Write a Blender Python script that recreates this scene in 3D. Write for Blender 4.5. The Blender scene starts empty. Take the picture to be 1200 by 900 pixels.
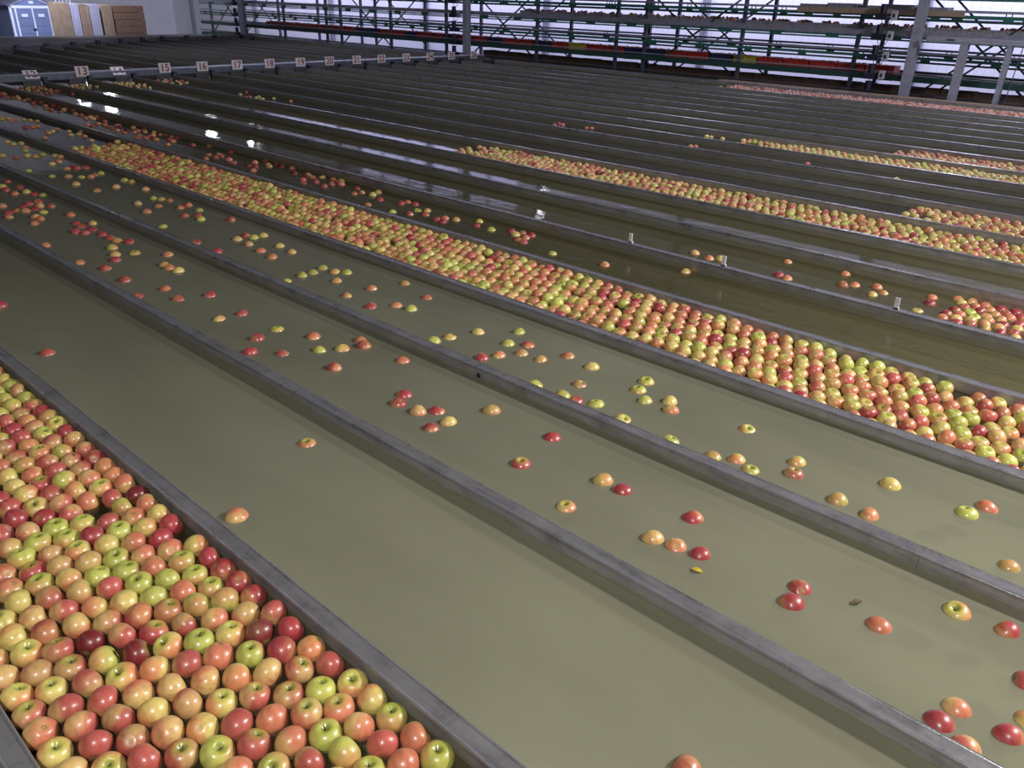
import bpy, bmesh, math, random
import numpy as np
from mathutils import Vector, Matrix
C = bpy.context.scene.collection
R = random.Random(7)

# ------------------------------------------------------------------ camera
cam_data = bpy.data.cameras.new('camera')
cam = bpy.data.objects.new('camera', cam_data); C.objects.link(cam)
cam_data.sensor_width = 36.0; cam_data.lens = 27.85718999835021
cam_data.clip_end = 200
cam.matrix_world = Matrix([[0.7390574892871253, -0.3134415024409475, 0.5962788375216516, 0], [0.6731267200611482, 0.30898891726794275, -0.6718826294415604, 0], [0.02635234844053434, 0.8979311073535352, 0.4393464238827064, 2.45], [0, 0, 0, 1]])
bpy.context.scene.camera = cam

# ------------------------------------------------------------------ world and light
world = bpy.data.worlds.new('world'); bpy.context.scene.world = world
world.use_nodes = True
world.node_tree.nodes['Background'].inputs[0].default_value = (.55, .58, .75, 1)
world.node_tree.nodes['Background'].inputs[1].default_value = .25
vs = bpy.context.scene.view_settings
vs.view_transform = 'Standard'; vs.look = 'None'; vs.gamma = 1; vs.use_curve_mapping = False
vs.exposure = 0.0

def area(loc, target, sx, sy, power, color):
    l = bpy.data.lights.new('lamp_or_fill_light', 'AREA'); l.shape = 'RECTANGLE'
    l.size = sx; l.size_y = sy; l.energy = power; l.color = color
    o = bpy.data.objects.new('lamp_or_fill_light', l); C.objects.link(o)
    o.location = loc
    o.rotation_euler = (Vector(target) - Vector(loc)).to_track_quat('-Z', 'Y').to_euler()
    return o
# key floodlight right of the picture, over the far half of the near channels
area((2.2, 4.5, 4.1), (-.5, 1.5, 1), .40, .40, 320, (1, .965, .90))
# work lamp above and behind the camera
area((.9, -1.1, 4.3), (-.7, 1.3, 1), .30, .30, 160, (1, .965, .90))
# row of hall lamps, then unseen lamps added to brighten deck and walls
area((-7, -2.2, 6.2), (-7, 3, 0), 16, .4, 48, (.93, .94, 1))
area((4.5, 11.5, 6.4), (-4, 10, 1), 1.2, .5, 800, (.93, .93, 1))  # unseen fill, added right of the view to lift the far deck
area((-12, 19.2, 4.3), (-12, 21, 2.3), 44, .12, 1450, (.68, .68, 1))  # unseen strip added behind the rack to brighten the back wall
area((-40.7, 10, 3.3), (-42, 10, 1.5), .2, 22, 250, (.80, .82, 1))  # unseen strip added to brighten the end wall
# unseen narrow-spread lamps added above the far channels to brighten them
for hx in (-3.5, -9, -15, -21):
    for hy in (8.5, 13.0):
        h = area((hx, hy, 6.4), (hx, hy+.001, 0), .5, .5, 62, (.74, .77, 1)); h.data.spread = math.radians(100)
sl = area((-27.6, 9.5, 4.6), (-32, 11, .9), 2.5, .4, 260, (.84, .87, 1)); sl.data.spread = math.radians(120)  # unseen light added to brighten the shed front

# ------------------------------------------------------------------ helpers
def tag(o, label=None, cat=None, group=None, kind=None):
    if label: o['label'] = label
    if cat: o['category'] = cat
    if group: o['group'] = group
    if kind: o['kind'] = kind
    return o
def link(name, me, m=None, parent=None):
    o = bpy.data.objects.new(name, me); C.objects.link(o)
    if m is not None and not me.materials: me.materials.append(m)
    if parent is not None: o.parent = parent
    return o
def empty(name, loc=(0, 0, 0), rz=0):
    o = bpy.data.objects.new(name, None); C.objects.link(o)
    o.location = loc; o.rotation_euler = (0, 0, rz); o.empty_display_size = .1
    return o
class MB:
    def __init__(s): s.v = []; s.f = []
    def box(s, x0, x1, y0, y1, z0, z1):
        b = len(s.v)
        s.v += [(x0,y0,z0),(x1,y0,z0),(x1,y1,z0),(x0,y1,z0),(x0,y0,z1),(x1,y0,z1),(x1,y1,z1),(x0,y1,z1)]
        s.f += [tuple(b+i for i in q) for q in ((0,3,2,1),(4,5,6,7),(0,1,5,4),(1,2,6,5),(2,3,7,6),(3,0,4,7))]
        return s
    def bar(s, a, b, w, h):            # rectangular bar between two points
        a = Vector(a); b = Vector(b); d = (b-a).normalized()
        u = d.cross(Vector((0,1,0)))
        if u.length < .1: u = d.cross(Vector((0,0,1)))
        u.normalize(); t = d.cross(u)
        k = len(s.v)
        for p in (a, b):
            for i, j in ((-1,-1),(1,-1),(1,1),(-1,1)): s.v.append(tuple(p + u*i*w/2 + t*j*h/2))
        s.f += [tuple(k+i for i in q) for q in ((0,1,2,3),(7,6,5,4),(0,4,5,1),(1,5,6,2),(2,6,7,3),(3,7,4,0))]
        return s
    def tube(s, pts, r, n=8):
        k0 = len(s.v); m = len(pts)
        for i, p in enumerate(pts):
            p = Vector(p); d = (Vector(pts[min(i+1,m-1)]) - Vector(pts[max(i-1,0)])).normalized()
            u = d.cross(Vector((.3,.1,1))).normalized(); t = d.cross(u)
            for j in range(n):
                a = 2*math.pi*j/n; s.v.append(tuple(p + u*math.cos(a)*r + t*math.sin(a)*r))
        for i in range(m-1):
            for j in range(n):
                s.f.append((k0+i*n+j, k0+i*n+(j+1)%n, k0+(i+1)*n+(j+1)%n, k0+(i+1)*n+j))
        s.f.append(tuple(k0+j for j in range(n))[::-1]); s.f.append(tuple(k0+(m-1)*n+j for j in range(n)))
        return s
    def mesh(s, name, m):
        me = bpy.data.meshes.new(name); me.from_pydata(s.v, [], s.f); me.materials.append(m); me.update()
        bm = bmesh.new(); bm.from_mesh(me); bmesh.ops.recalc_face_normals(bm, faces=bm.faces); bm.to_mesh(me); bm.free()
        return me
    def build(s, name, m, parent=None, bevel=0):
        o = link(name, s.mesh(name, m), None, parent)
        if bevel:
            b = o.modifiers.new('bevel', 'BEVEL'); b.width = bevel; b.segments = 2; b.limit_method = 'ANGLE'
        return o

# ------------------------------------------------------------------ materials
def newmat(name):
    m = bpy.data.materials.new(name); m.use_nodes = True
    nt = m.node_tree; p = nt.nodes['Principled BSDF']
    return m, nt, p
def noise(nt, scale, detail=4, vec=None, dim='3D', rough=.55):
    n = nt.nodes.new('ShaderNodeTexNoise'); n.inputs['Scale'].default_value = scale
    n.inputs['Detail'].default_value = detail; n.inputs['Roughness'].default_value = rough
    if vec is not None: nt.links.new(vec, n.inputs['Vector'])
    return n
def coords(nt, kind='Object', scale=(1,1,1)):
    t = nt.nodes.new('ShaderNodeTexCoord'); mp = nt.nodes.new('ShaderNodeMapping')
    mp.inputs['Scale'].default_value = scale; nt.links.new(t.outputs[kind], mp.inputs['Vector'])
    return mp.outputs['Vector']
def geo_coords(nt, scale=(1,1,1)):
    t = nt.nodes.new('ShaderNodeNewGeometry'); mp = nt.nodes.new('ShaderNodeMapping')
    mp.inputs['Scale'].default_value = scale; nt.links.new(t.outputs['Position'], mp.inputs['Vector'])
    return mp.outputs['Vector']
def ramp(nt, fac, stops):
    r = nt.nodes.new('ShaderNodeValToRGB'); e = r.color_ramp.elements
    while len(e) < len(stops): e.new(.5)
    for i, (p, c) in enumerate(stops): e[i].position = p; e[i].color = (*c, 1) if len(c) == 3 else c
    nt.links.new(fac, r.inputs['Fac']); return r
def bump(nt, p, h, dist, strength=1.0):
    b = nt.nodes.new('ShaderNodeBump'); b.inputs['Distance'].default_value = dist; b.inputs['Strength'].default_value = strength
    nt.links.new(h, b.inputs['Height']); nt.links.new(b.outputs['Normal'], p.inputs['Normal']); return b
def paint(name, col, rough=.5, metal=0, var=.12, scale=6):
    m, nt, p = newmat(name)
    n = noise(nt, scale, 5, geo_coords(nt))
    lo = tuple(c*(1-var) for c in col); hi = tuple(min(1, c*(1+var)) for c in col)
    r = ramp(nt, n.outputs['Fac'], [(.3, lo), (.7, hi)])
    nt.links.new(r.outputs['Color'], p.inputs['Base Color'])
    p.inputs['Roughness'].default_value = rough; p.inputs['Metallic'].default_value = metal
    return m
def steel(name, col, rough, metal, stain=.5, scratch=1.0):
    m, nt, p = newmat(name)
    v = geo_coords(nt, (1.2, 14, 14)); n1 = noise(nt, 3, 6, v)                   # drawn along the channels
    n2 = noise(nt, 9, 5, geo_coords(nt, (1, 1, 1)), rough=.7)
    mx = nt.nodes.new('ShaderNodeMath'); mx.operation = 'MULTIPLY'
    nt.links.new(n1.outputs['Fac'], mx.inputs[0]); nt.links.new(n2.outputs['Fac'], mx.inputs[1])
    dk = tuple(c*(1-stain) for c in col); hi = tuple(c*1.2 for c in col)
    r = ramp(nt, mx.outputs[0], [(.10, dk), (.24, col), (.42, hi)])
    nt.links.new(r.outputs['Color'], p.inputs['Base Color'])
    rr = ramp(nt, n2.outputs['Fac'], [(.3, (rough*.75,)*3), (.75, (min(1, rough*1.4),)*3)])
    nt.links.new(rr.outputs['Color'], p.inputs['Roughness'])
    p.inputs['Metallic'].default_value = metal
    n3 = noise(nt, 120, 3, geo_coords(nt, (1, 6, 6)))
    bump(nt, p, n3.outputs['Fac'], .0008*scratch, .6)
    return m
M_cap = steel('brushed_steel_cap', (.27, .265, .285), .30, .6, .40, .6)
M_wall = steel('stained_steel_wall', (.30, .295, .295), .40, .5, .4)
def waterline(m):
    nt = m.node_tree; p = nt.nodes['Principled BSDF']; src = p.inputs['Base Color'].links[0].from_socket
    g = nt.nodes.new('ShaderNodeNewGeometry'); s = nt.nodes.new('ShaderNodeSeparateXYZ'); nt.links.new(g.outputs['Position'], s.inputs[0])
    n = noise(nt, 9, 6, geo_coords(nt, (.7, 1, 1)), rough=.65)
    a = nt.nodes.new('ShaderNodeMath'); a.operation = 'MULTIPLY_ADD'; a.inputs[1].default_value = -.045; nt.links.new(n.outputs['Fac'], a.inputs[0]); nt.links.new(s.outputs['Z'], a.inputs[2])
    r = ramp(nt, a.outputs[0], [(.936, (1, 1, 1)), (.9375, (0, 0, 0))])
    mx = nt.nodes.new('ShaderNodeMix'); mx.data_type = 'RGBA'; nt.links.new(r.outputs['Color'], mx.inputs['Factor'])
    nt.links.new(src, mx.inputs['A']); mx.inputs['B'].default_value = (.27, .25, .185, 1); nt.links.new(mx.outputs['Result'], p.inputs['Base Color'])
waterline(M_wall)
M_bar = steel('blue_grey_bar_steel', (.10, .11, .15), .4, .4, .4)
M_dark = steel('dark_wet_steel', (.12, .115, .12), .45, .5, .5)
M_gate = steel('gate_steel', (.05, .05, .055), .5, .3, .4)
M_galv = steel('galvanised_rail', (.33, .33, .40), .45, .5, .3)
M_col = steel('grey_column_paint', (.30, .31, .38), .5, .2, .25)
M_green = paint('green_enamel', (.025, .13, .09), .5)
M_greend = paint('dark_green_enamel', (.018, .055, .045), .55)
M_post = paint('dark_grey_post', (.08, .085, .12), .5, .2)
M_motor = paint('motor_black', (.012, .012, .03), .5)
M_cbox = paint('control_box_grey', (.40, .40, .44), .5)
M_white = paint('white_plate', (.62, .60, .62), .5, 0, .05)
M_num = paint('number_red', (.24, .008, .03), .5)
M_rim = paint('wooden_rim', (.30, .22, .16), .6)
M_shed = paint('blue_grey_shed_panel', (.10, .13, .26), .6, 0, .1)
M_shedt = paint('pale_shed_trim', (.50, .53, .72), .6, 0, .05)
M_roof = paint('slate_roof', (.07, .075, .13), .6)
M_board = paint('corrugated_board', (.38, .28, .21), .8, 0, .15)
M_boardl = paint('lavender_sheet', (.50, .50, .70), .7, 0, .05)
M_boardd = paint('brown_board_stack', (.24, .14, .10), .8, 0, .25, 18)
CR = {'red': paint('crate_red', (.38, .03, .02), .45), 'yellow': paint('crate_yellow', (.42, .36, .03), .45),
      'blue': paint('crate_navy', (.02, .02, .07), .45), 'grey': paint('crate_grey', (.26, .25, .28), .45),
      'brown': paint('crate_brown', (.055, .028, .02), .7)}
def floor_mat():
    m, nt, p = newmat('wet_concrete')
    n = noise(nt, 1.2, 6, geo_coords(nt)); r = ramp(nt, n.outputs['Fac'], [(.35, (.10,.10,.11)), (.7, (.22,.22,.23))])
    nt.links.new(r.outputs['Color'], p.inputs['Base Color']); p.inputs['Roughness'].default_value = .4
    return m
M_floor = floor_mat()
def wall_mat():
    m, nt, p = newmat('white_sandwich_panel')
    w = nt.nodes.new('ShaderNodeTexWave'); w.inputs['Scale'].default_value = 1.6; w.bands_direction = 'X'
    nt.links.new(geo_coords(nt, (1, 1, 1)), w.inputs['Vector'])
    r = ramp(nt, w.outputs['Fac'], [(.0, (.72,.72,.80)), (.06, (.80,.80,.86))])
    nt.links.new(r.outputs['Color'], p.inputs['Base Color']); p.inputs['Roughness'].default_value = .6
    return m
M_panel = wall_mat()
M_ceil = paint('ceiling_sheet', (.05, .05, .06), .8)
M_darkwall = paint('hall_wall_grey', (.10, .10, .12), .8)
def emis(name, col, s):
    m, nt, p = newmat(name); p.inputs['Base Color'].default_value = (*col, 1)
    p.inputs['Emission Color'].default_value = (*col, 1); p.inputs['Emission Strength'].default_value = s
    return m
M_lamp = emis('lamp_lens', (.9, .94, 1), 30)
M_glass = emis('daylit_glazing', (.62, .62, .92), 1.1)

def water_mat(name, ripple, murk, clear):
    m = bpy.data.materials.new(name); m.use_nodes = True; nt = m.node_tree; nt.nodes.clear()
    out = nt.nodes.new('ShaderNodeOutputMaterial')
    dif = nt.nodes.new('ShaderNodeBsdfDiffuse')
    n0 = noise(nt, .9, 4, geo_coords(nt, (1, 2.2, 1)))
    r = ramp(nt, n0.outputs['Fac'], [(.3, tuple(c*.86 for c in murk)), (.7, tuple(c*1.1 for c in murk))])
    nt.links.new(r.outputs['Color'], dif.inputs['Color'])
    tr = nt.nodes.new('ShaderNodeBsdfTransparent'); tr.inputs['Color'].default_value = (.82, .81, .68, 1)
    mx = nt.nodes.new('ShaderNodeMixShader'); mx.inputs['Fac'].default_value = clear
    nt.links.new(dif.outputs[0], mx.inputs[1]); nt.links.new(tr.outputs[0], mx.inputs[2])
    gl = nt.nodes.new('ShaderNodeBsdfGlossy'); gl.inputs['Roughness'].default_value = .02
    fr = nt.nodes.new('ShaderNodeFresnel'); fr.inputs['IOR'].default_value = 1.33
    b = nt.nodes.new('ShaderNodeBump'); b.inputs['Distance'].default_value = 1.0
    h1 = noise(nt, 7, 3, geo_coords(nt, (.6, 1.4, 1))); h2 = noise(nt, 38, 2, geo_coords(nt, (.7, 1.3, 1)))
    a1 = nt.nodes.new('ShaderNodeMath'); a1.operation = 'MULTIPLY'; a1.inputs[1].default_value = .0022*ripple
    a2 = nt.nodes.new('ShaderNodeMath'); a2.operation = 'MULTIPLY'; a2.inputs[1].default_value = .0005*ripple*ripple
    ad = nt.nodes.new('ShaderNodeMath'); ad.operation = 'ADD'
    nt.links.new(h1.outputs['Fac'], a1.inputs[0]); nt.links.new(h2.outputs['Fac'], a2.inputs[0])
    nt.links.new(a1.outputs[0], ad.inputs[0]); nt.links.new(a2.outputs[0], ad.inputs[1])
    nt.links.new(ad.outputs[0], b.inputs['Height'])
    for s in (gl, fr): nt.links.new(b.outputs['Normal'], s.inputs['Normal'])
    top = nt.nodes.new('ShaderNodeMixShader')
    nt.links.new(fr.outputs[0], top.inputs['Fac']); nt.links.new(mx.outputs[0], top.inputs[1]); nt.links.new(gl.outputs[0], top.inputs[2])
    nt.links.new(top.outputs[0], out.inputs['Surface'])
    return m
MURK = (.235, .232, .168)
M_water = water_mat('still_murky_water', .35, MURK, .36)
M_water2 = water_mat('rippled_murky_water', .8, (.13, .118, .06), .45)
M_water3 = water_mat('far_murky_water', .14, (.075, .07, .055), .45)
M_water0 = water_mat('shaded_water_among_apples', .5, (.10, .08, .05), .75)  # murk colour darkened to stand for the shade between packed apples
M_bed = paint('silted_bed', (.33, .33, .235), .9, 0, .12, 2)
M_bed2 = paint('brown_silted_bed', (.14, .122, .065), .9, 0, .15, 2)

def apple_mat():
    m, nt, p = newmat('apple_skin')
    a = nt.nodes.new('ShaderNodeAttribute'); a.attribute_name = 'Col'
    n = noise(nt, 55, 5, coords(nt, 'Object', (1, 1, .4)), rough=.65)
    v = nt.nodes.new('ShaderNodeTexVoronoi'); v.inputs['Scale'].default_value = 190
    nt.links.new(coords(nt, 'Object'), v.inputs['Vector'])
    sp = ramp(nt, v.outputs['Distance'], [(.08, (1.0,)*3), (.2, (0,)*3)])
    k = ramp(nt, n.outputs['Fac'], [(.3, (.74, .66, .60)), (.5, (.96, .93, .88)), (.7, (1.04, 1.04, 1.04))])
    mu = nt.nodes.new('ShaderNodeMix'); mu.data_type = 'RGBA'; mu.blend_type = 'MULTIPLY'; mu.inputs['Factor'].default_value = 1
    nt.links.new(a.outputs['Color'], mu.inputs['A']); nt.links.new(k.outputs['Color'], mu.inputs['B'])
    ml = nt.nodes.new('ShaderNodeMath'); ml.operation = 'MULTIPLY'; ml.inputs[1].default_value = .22
    nt.links.new(sp.outputs['Color'], ml.inputs[0])
    m2 = nt.nodes.new('ShaderNodeMix'); m2.data_type = 'RGBA'; nt.links.new(ml.outputs[0], m2.inputs['Factor'])
    nt.links.new(mu.outputs['Result'], m2.inputs['A']); m2.inputs['B'].default_value = (.70, .52, .26, 1)
    nt.links.new(m2.outputs['Result'], p.inputs['Base Color'])
    p.inputs['Roughness'].default_value = .36; p.inputs['Coat Weight'].default_value = .28; p.inputs['Coat Roughness'].default_value = .08
    return m
M_apple = apple_mat()
M_stem = paint('apple_stem_brown', (.05, .035, .015), .8)
M_calyx = paint('apple_calyx_brown', (.13, .10, .04), .9)
M_leaf = paint('wilted_leaf', (.07, .045, .012), .7)
M_leafy = paint('yellow_leaf', (.42, .33, .03), .6)

# ------------------------------------------------------------------ the hall
ZW0 = .949; ZW1 = .923; XR = 2.6; XB = -15.0; XT = -28.2
def struct(name, mb, m): o = mb.build(name, m); o['kind'] = 'structure'; return o
struct('floor', MB().box(-42, 6, -6, 21.2, -.1, 0), M_floor)
struct('ceiling', MB().box(-42, 6, -6, 21.2, 7.5, 7.6), M_ceil)
wb = MB(); wb.box(-42, -27.5, 21, 21.2, 0, 7.5).box(-18.6, 6, 21, 21.2, 0, 7.5).box(-27.5, -18.6, 21, 21.2, 0, 4.5).box(-27.5, -18.6, 21, 21.2, 6.2, 7.5)
struct('wall_back', wb, M_panel)
struct('wall_left', MB().box(-42.2, -42, -6, 21.2, 0, 7.5), M_panel)
struct('wall_right', MB().box(6, 6.2, -6, 21.2, 0, 7.5), M_darkwall)
struct('wall_front', MB().box(-42, 6, -6.2, -6, 0, 7.5), M_darkwall)
wn = struct('window_1', MB().box(-27.5, -18.6, 21.08, 21.12, 4.5, 6.2), M_glass)
fr = MB()
for i in range(7): x = -27.5 + i*8.9/6; fr.box(x-.015, x+.015, 20.98, 21.07, 4.5, 6.2)
fr.box(-27.5, -18.6, 20.98, 21.07, 5.33, 5.36)
fr.build('window_frame', M_post, wn)
for i, x in enumerate((-27.75, -16.5, -5.06)):                # building columns in front of the rack
    b = MB().box(-.075, .075, -.08, -.068, 0, 7.5).box(-.075, .075, .068, .08, 0, 7.5).box(-.012, .012, -.068, .068, 0, 7.5)
    o = b.build('trim_%d' % (i+1), M_col); o.location = (x, 16.35, 0); o['kind'] = 'structure'
for i in range(9):                                               # pilasters of the end wall and back wall
    b = MB().box(-.09, .09, -.12, 0, 0, 7.5); o = b.build('trim_%d' % (i+4), M_galv)
    o.location = (-40 + i*5.6, 21.0, 0); o['kind'] = 'structure'

# hall lamps that mirror in the water
def flood(x, y, z, tx, ty, lab, s=.7):
    t = empty('flood_lamp', (x, y, z)); tag(t, lab, 'lamp')
    d = (Vector((tx, ty, 1)) - Vector((x, y, z))).to_track_quat('Z', 'Y')
    t.rotation_mode = 'QUATERNION'; t.rotation_quaternion = d
    MB().box(-s/2, s/2, -s*.36, s*.36, -.12, 0).build('housing', M_dark, t, .01)
    MB().box(-s/2+.03, s/2-.03, -s*.36+.03, s*.36-.03, .001, .012).build('lens', M_lamp, t)
for x, y, z, s, lab in ((-32.2, 18.9, 5.45, .46, 'bright flood lamp at the far left end of the back aisle'),
                     (-35.8, 18.9, 5.45, .46, 'bright flood lamp hung beyond the lamp at the aisle end'),
                     (-39, 15.9, 4.3, .5, 'bright flood lamp low by the end wall, nearer the aisle'),
                     (-39, 14.8, 3.9, .5, 'bright flood lamp low by the end wall, nearer the shed'),
                     (-16.1, 19.3, 5.3, .26, 'bright flood lamp above the middle of the back aisle')):
    flood(x, y, z, x*.35, 4, lab, s)

# ------------------------------------------------------------------ the water tank
DIV = [
(0.199, 0.055, 'steel divider in the bottom left corner, left of the packed near apples', None),
(0.8905, 0.055, 'steel divider between the packed near apples and the empty water channel', None),
(1.5949, 0.055, 'steel divider between the empty near channel and the first channel of scattered apples', None),
(2.2851, 0.055, 'steel divider between the two wide channels of scattered apples', None),
(2.9923, 0.055, 'steel divider along the near side of the broad apple belt', 'section of the fifth steel divider behind the numbered bar, left of plate twelve'),
(3.6926, 0.055, 'steel divider along the far side of the broad apple belt', 'section of the sixth steel divider behind the numbered bar, left of plate twelve'),
(4.3866, 0.055, 'long steel divider that meets the bar just left of plate twelve', 'short steel divider section behind the bar just left of plate twelve'),
(5.1084, 0.034, 'long steel channel divider whose far end meets the bar at plate twelve', 'short steel divider section behind the bar at plate twelve'),
(5.8182, 0.034, 'long steel channel divider whose far end meets the bar at plate thirteen', 'short steel divider section behind the bar at plate thirteen'),
(6.5838, 0.034, 'long steel channel divider whose far end meets the bar at plate fourteen', 'short steel divider section behind the bar at plate fourteen'),
(7.3172, 0.034, 'long steel channel divider whose far end meets the bar at plate fifteen', 'short steel divider section behind the bar at plate fifteen'),
(8.068, 0.034, 'long steel channel divider whose far end meets the bar at plate sixteen', 'short steel divider section behind the bar at plate sixteen'),
(8.7736, 0.034, 'long steel channel divider whose far end meets the bar at plate seventeen', 'short steel divider section behind the bar at plate seventeen'),
(9.4868, 0.034, 'long steel channel divider whose far end meets the bar at plate eighteen', 'short steel divider section behind the bar at plate eighteen'),
(10.2366, 0.034, 'long steel channel divider whose far end meets the bar at plate nineteen', 'short steel divider section behind the bar at plate nineteen'),
(11.0126, 0.034, 'long steel channel divider whose far end meets the bar at plate twenty', 'short steel divider section behind the bar at plate twenty'),
(11.725, 0.034, 'long steel channel divider whose far end meets the bar at plate twenty-one', 'short steel divider section behind the bar at plate twenty-one'),
(12.4654, 0.034, 'long steel channel divider whose far end meets the bar at plate twenty-two', 'short steel divider section behind the bar at plate twenty-two'),
(13.1848, 0.034, 'long steel channel divider whose far end meets the bar at plate twenty-three', 'short steel divider section behind the bar at plate twenty-three'),
(13.9082, 0.034, 'long steel channel divider whose far end meets the bar at plate twenty-four', 'short steel divider section behind the bar at plate twenty-four'),
(14.63, 0.034, 'long steel channel divider whose far end meets the bar at plate twenty-five', 'short steel divider section behind the bar at plate twenty-five'),
(15.8, 0.034, 'long steel channel divider whose far end meets the bar at plate twenty-six', 'short steel divider section behind the bar at plate twenty-six'),
]      # (far edge y, cap width, label, label behind the bar)
Y = [d[0] for d in DIV]                       # Z, A, B, ... S, rim
tank = empty('flotation_tank', (0, 0, 0)); tag(tank, 'long steel apple flotation tank holding all the parallel water channels', 'tank')
MB().box(XT, XR, Y[0]-.1, 16.0, .70, .74).build('tank_floor', M_dark, tank)
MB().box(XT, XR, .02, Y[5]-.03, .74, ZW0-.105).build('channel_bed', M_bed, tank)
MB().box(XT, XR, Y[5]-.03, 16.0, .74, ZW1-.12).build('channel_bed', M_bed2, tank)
MB().box(XT-.04, XT, 0, 16.05, 0, .985).build('end_plate', M_dark, tank)
MB().box(XR, XR+.04, 0, 16.05, 0, .995).build('end_plate', M_wall, tank)
MB().box(XT, XR, 16.0, 16.05, 0, .93).build('side_plate', M_dark, tank)
MB().box(XT, XR, 0.0, .03, 0, .9).build('side_plate', M_wall, tank)
for i in range(8):
    MB().box(-.06, .06, -.06, .06, 0, .70).build('leg', M_dark, tank).location = (-27.5+i*4.1, .3, 0)

def cap_mesh(L, w, lip):
    # folded cap: rounded long edges with a small bead, open below
    h = w/2
    pr = [(-h, -lip), (-h, -.0055), (-h+.0007, -.003), (-h+.0022, -.001), (-h+.0045, 0), (-h+.0068, -.001), (-h+.0085, -.0026),
          (h-.0085, -.0026), (h-.0068, -.001), (h-.0045, 0), (h-.0022, -.001), (h-.0007, -.003), (h, -.0055), (h, -lip)]
    v = []; f = []
    for x in (0, L):
        for (y, z) in pr: v.append((x, y, z))
    n = len(pr)
    for i in range(n-1): f.append((i, i+1, n+i+1, n+i))
    f.append(tuple(range(n))[::-1]); f.append(tuple(range(n, 2*n)))
    f.append((0, n, 2*n-1, n-1))
    me = bpy.data.meshes.new('cap'); me.from_pydata(v, [], f); me.materials.append(M_cap); me.update()
    bm = bmesh.new(); bm.from_mesh(me); bmesh.ops.recalc_face_normals(bm, faces=bm.faces); bm.to_mesh(me); bm.free()
    for p in me.polygons[:n-1]: p.use_smooth = False
    return me
SEG = 2.93; NSEG = 6
capm = {}; wallm = {}
def divider(yf, w, lab, x0, x1, seg, zb=.846):
    t = empty('channel_divider', (x0, yf-w/2, 1.0)); tag(t, lab, 'divider')
    n = max(1, round((x1-x0)/seg)); L = (x1-x0)/n
    key = (round(L, 3), w, zb)
    if key not in capm:
        capm[key] = cap_mesh(L-.0008, w, .012)
        wallm[key] = MB().box(.0006, L-.0006, -w/2+.0015, w/2-.0015, -(1-zb), -.008).mesh('wall_panel', M_wall)
    for i in range(n):
        c = link('cap', capm[key], None, t); c.location = (i*L, 0, R.uniform(-.0006, .0006))
        c = link('wall_panel', wallm[key], None, t); c.location = (i*L, R.uniform(-.0008, .0008), 0)
    return t
for i, (yf, w, lab, lab2) in enumerate(DIV):
    dv = divider(yf, w, lab, XB+.02, XR-R.choice((0, .02)), (2.93, 3.5, 2.5)[i % 3], .846 if i < 5 else .806)
    xe = -22.9 - (yf-7)*.56 if yf < 13 else -26.3
    if i == 3:
        pg = MB().tube([(0, .004, 0), (0, -.004, 0)], .011, 12).build('drain_plug', M_motor, dv); pg.location = (-2.1745-(XB+.02), -w/2+.001, 0.9648-1.0)
    if lab2: divider(yf, w, lab2, max(xe, -26.2)+.1, XB-.35, 9, .806)
def water(name_lab, x0, x1, y0, y1, z, m):
    me = bpy.data.meshes.new('water'); me.from_pydata([(x0,y0,z),(x1,y0,z),(x1,y1,z),(x0,y1,z)], [], [(0,1,2,3)]); me.update()
    o = link('water', me, m); tag(o, name_lab, 'water', None, 'stuff'); return o
WL = [
'murky water between the packed apples of the nearest channel',
'olive murky water in the wide empty channel, nearly free of apples',
'olive murky water in the channel of scattered apples right behind the empty one',
'murky water in the second channel of scattered apples, before the broad belt',
'murky water under the broad belt of packed apples',
'brown water in the channel with the drifting red apples behind the broad belt',
'brown water in the channel with the red cluster at the right edge',
'brown water with rippled pale reflections before the second apple belt',
'water under the second belt of yellowish apples',
'water with the short apple belt at the right edge',
'dark water of the channel behind the divider that meets plate fifteen',
'dark water of the channel behind the divider that meets plate sixteen',
'dark water of the channel behind the divider that meets plate seventeen',
'dark water of the channel behind the divider that meets plate eighteen',
'dark water of the channel behind the divider that meets plate nineteen',
'dark water of the channel behind the divider that meets plate twenty',
'dark water of the channel behind the divider that meets plate twenty-one',
'dark water of the channel behind the divider that meets plate twenty-two',
'dark water of the channel behind the divider that meets plate twenty-three',
'dark water of the channel behind the divider that meets plate twenty-four',
'dark water of the channel behind the divider that meets plate twenty-five',
]
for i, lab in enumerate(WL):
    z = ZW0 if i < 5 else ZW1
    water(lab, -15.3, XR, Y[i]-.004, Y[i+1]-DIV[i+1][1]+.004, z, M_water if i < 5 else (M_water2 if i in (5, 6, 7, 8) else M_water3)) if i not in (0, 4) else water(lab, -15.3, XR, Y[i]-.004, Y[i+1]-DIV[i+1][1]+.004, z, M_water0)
water('dark water in the basin behind the numbered bar', XT, -15.3, .03, 16.0, .90, M_water3)

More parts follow.
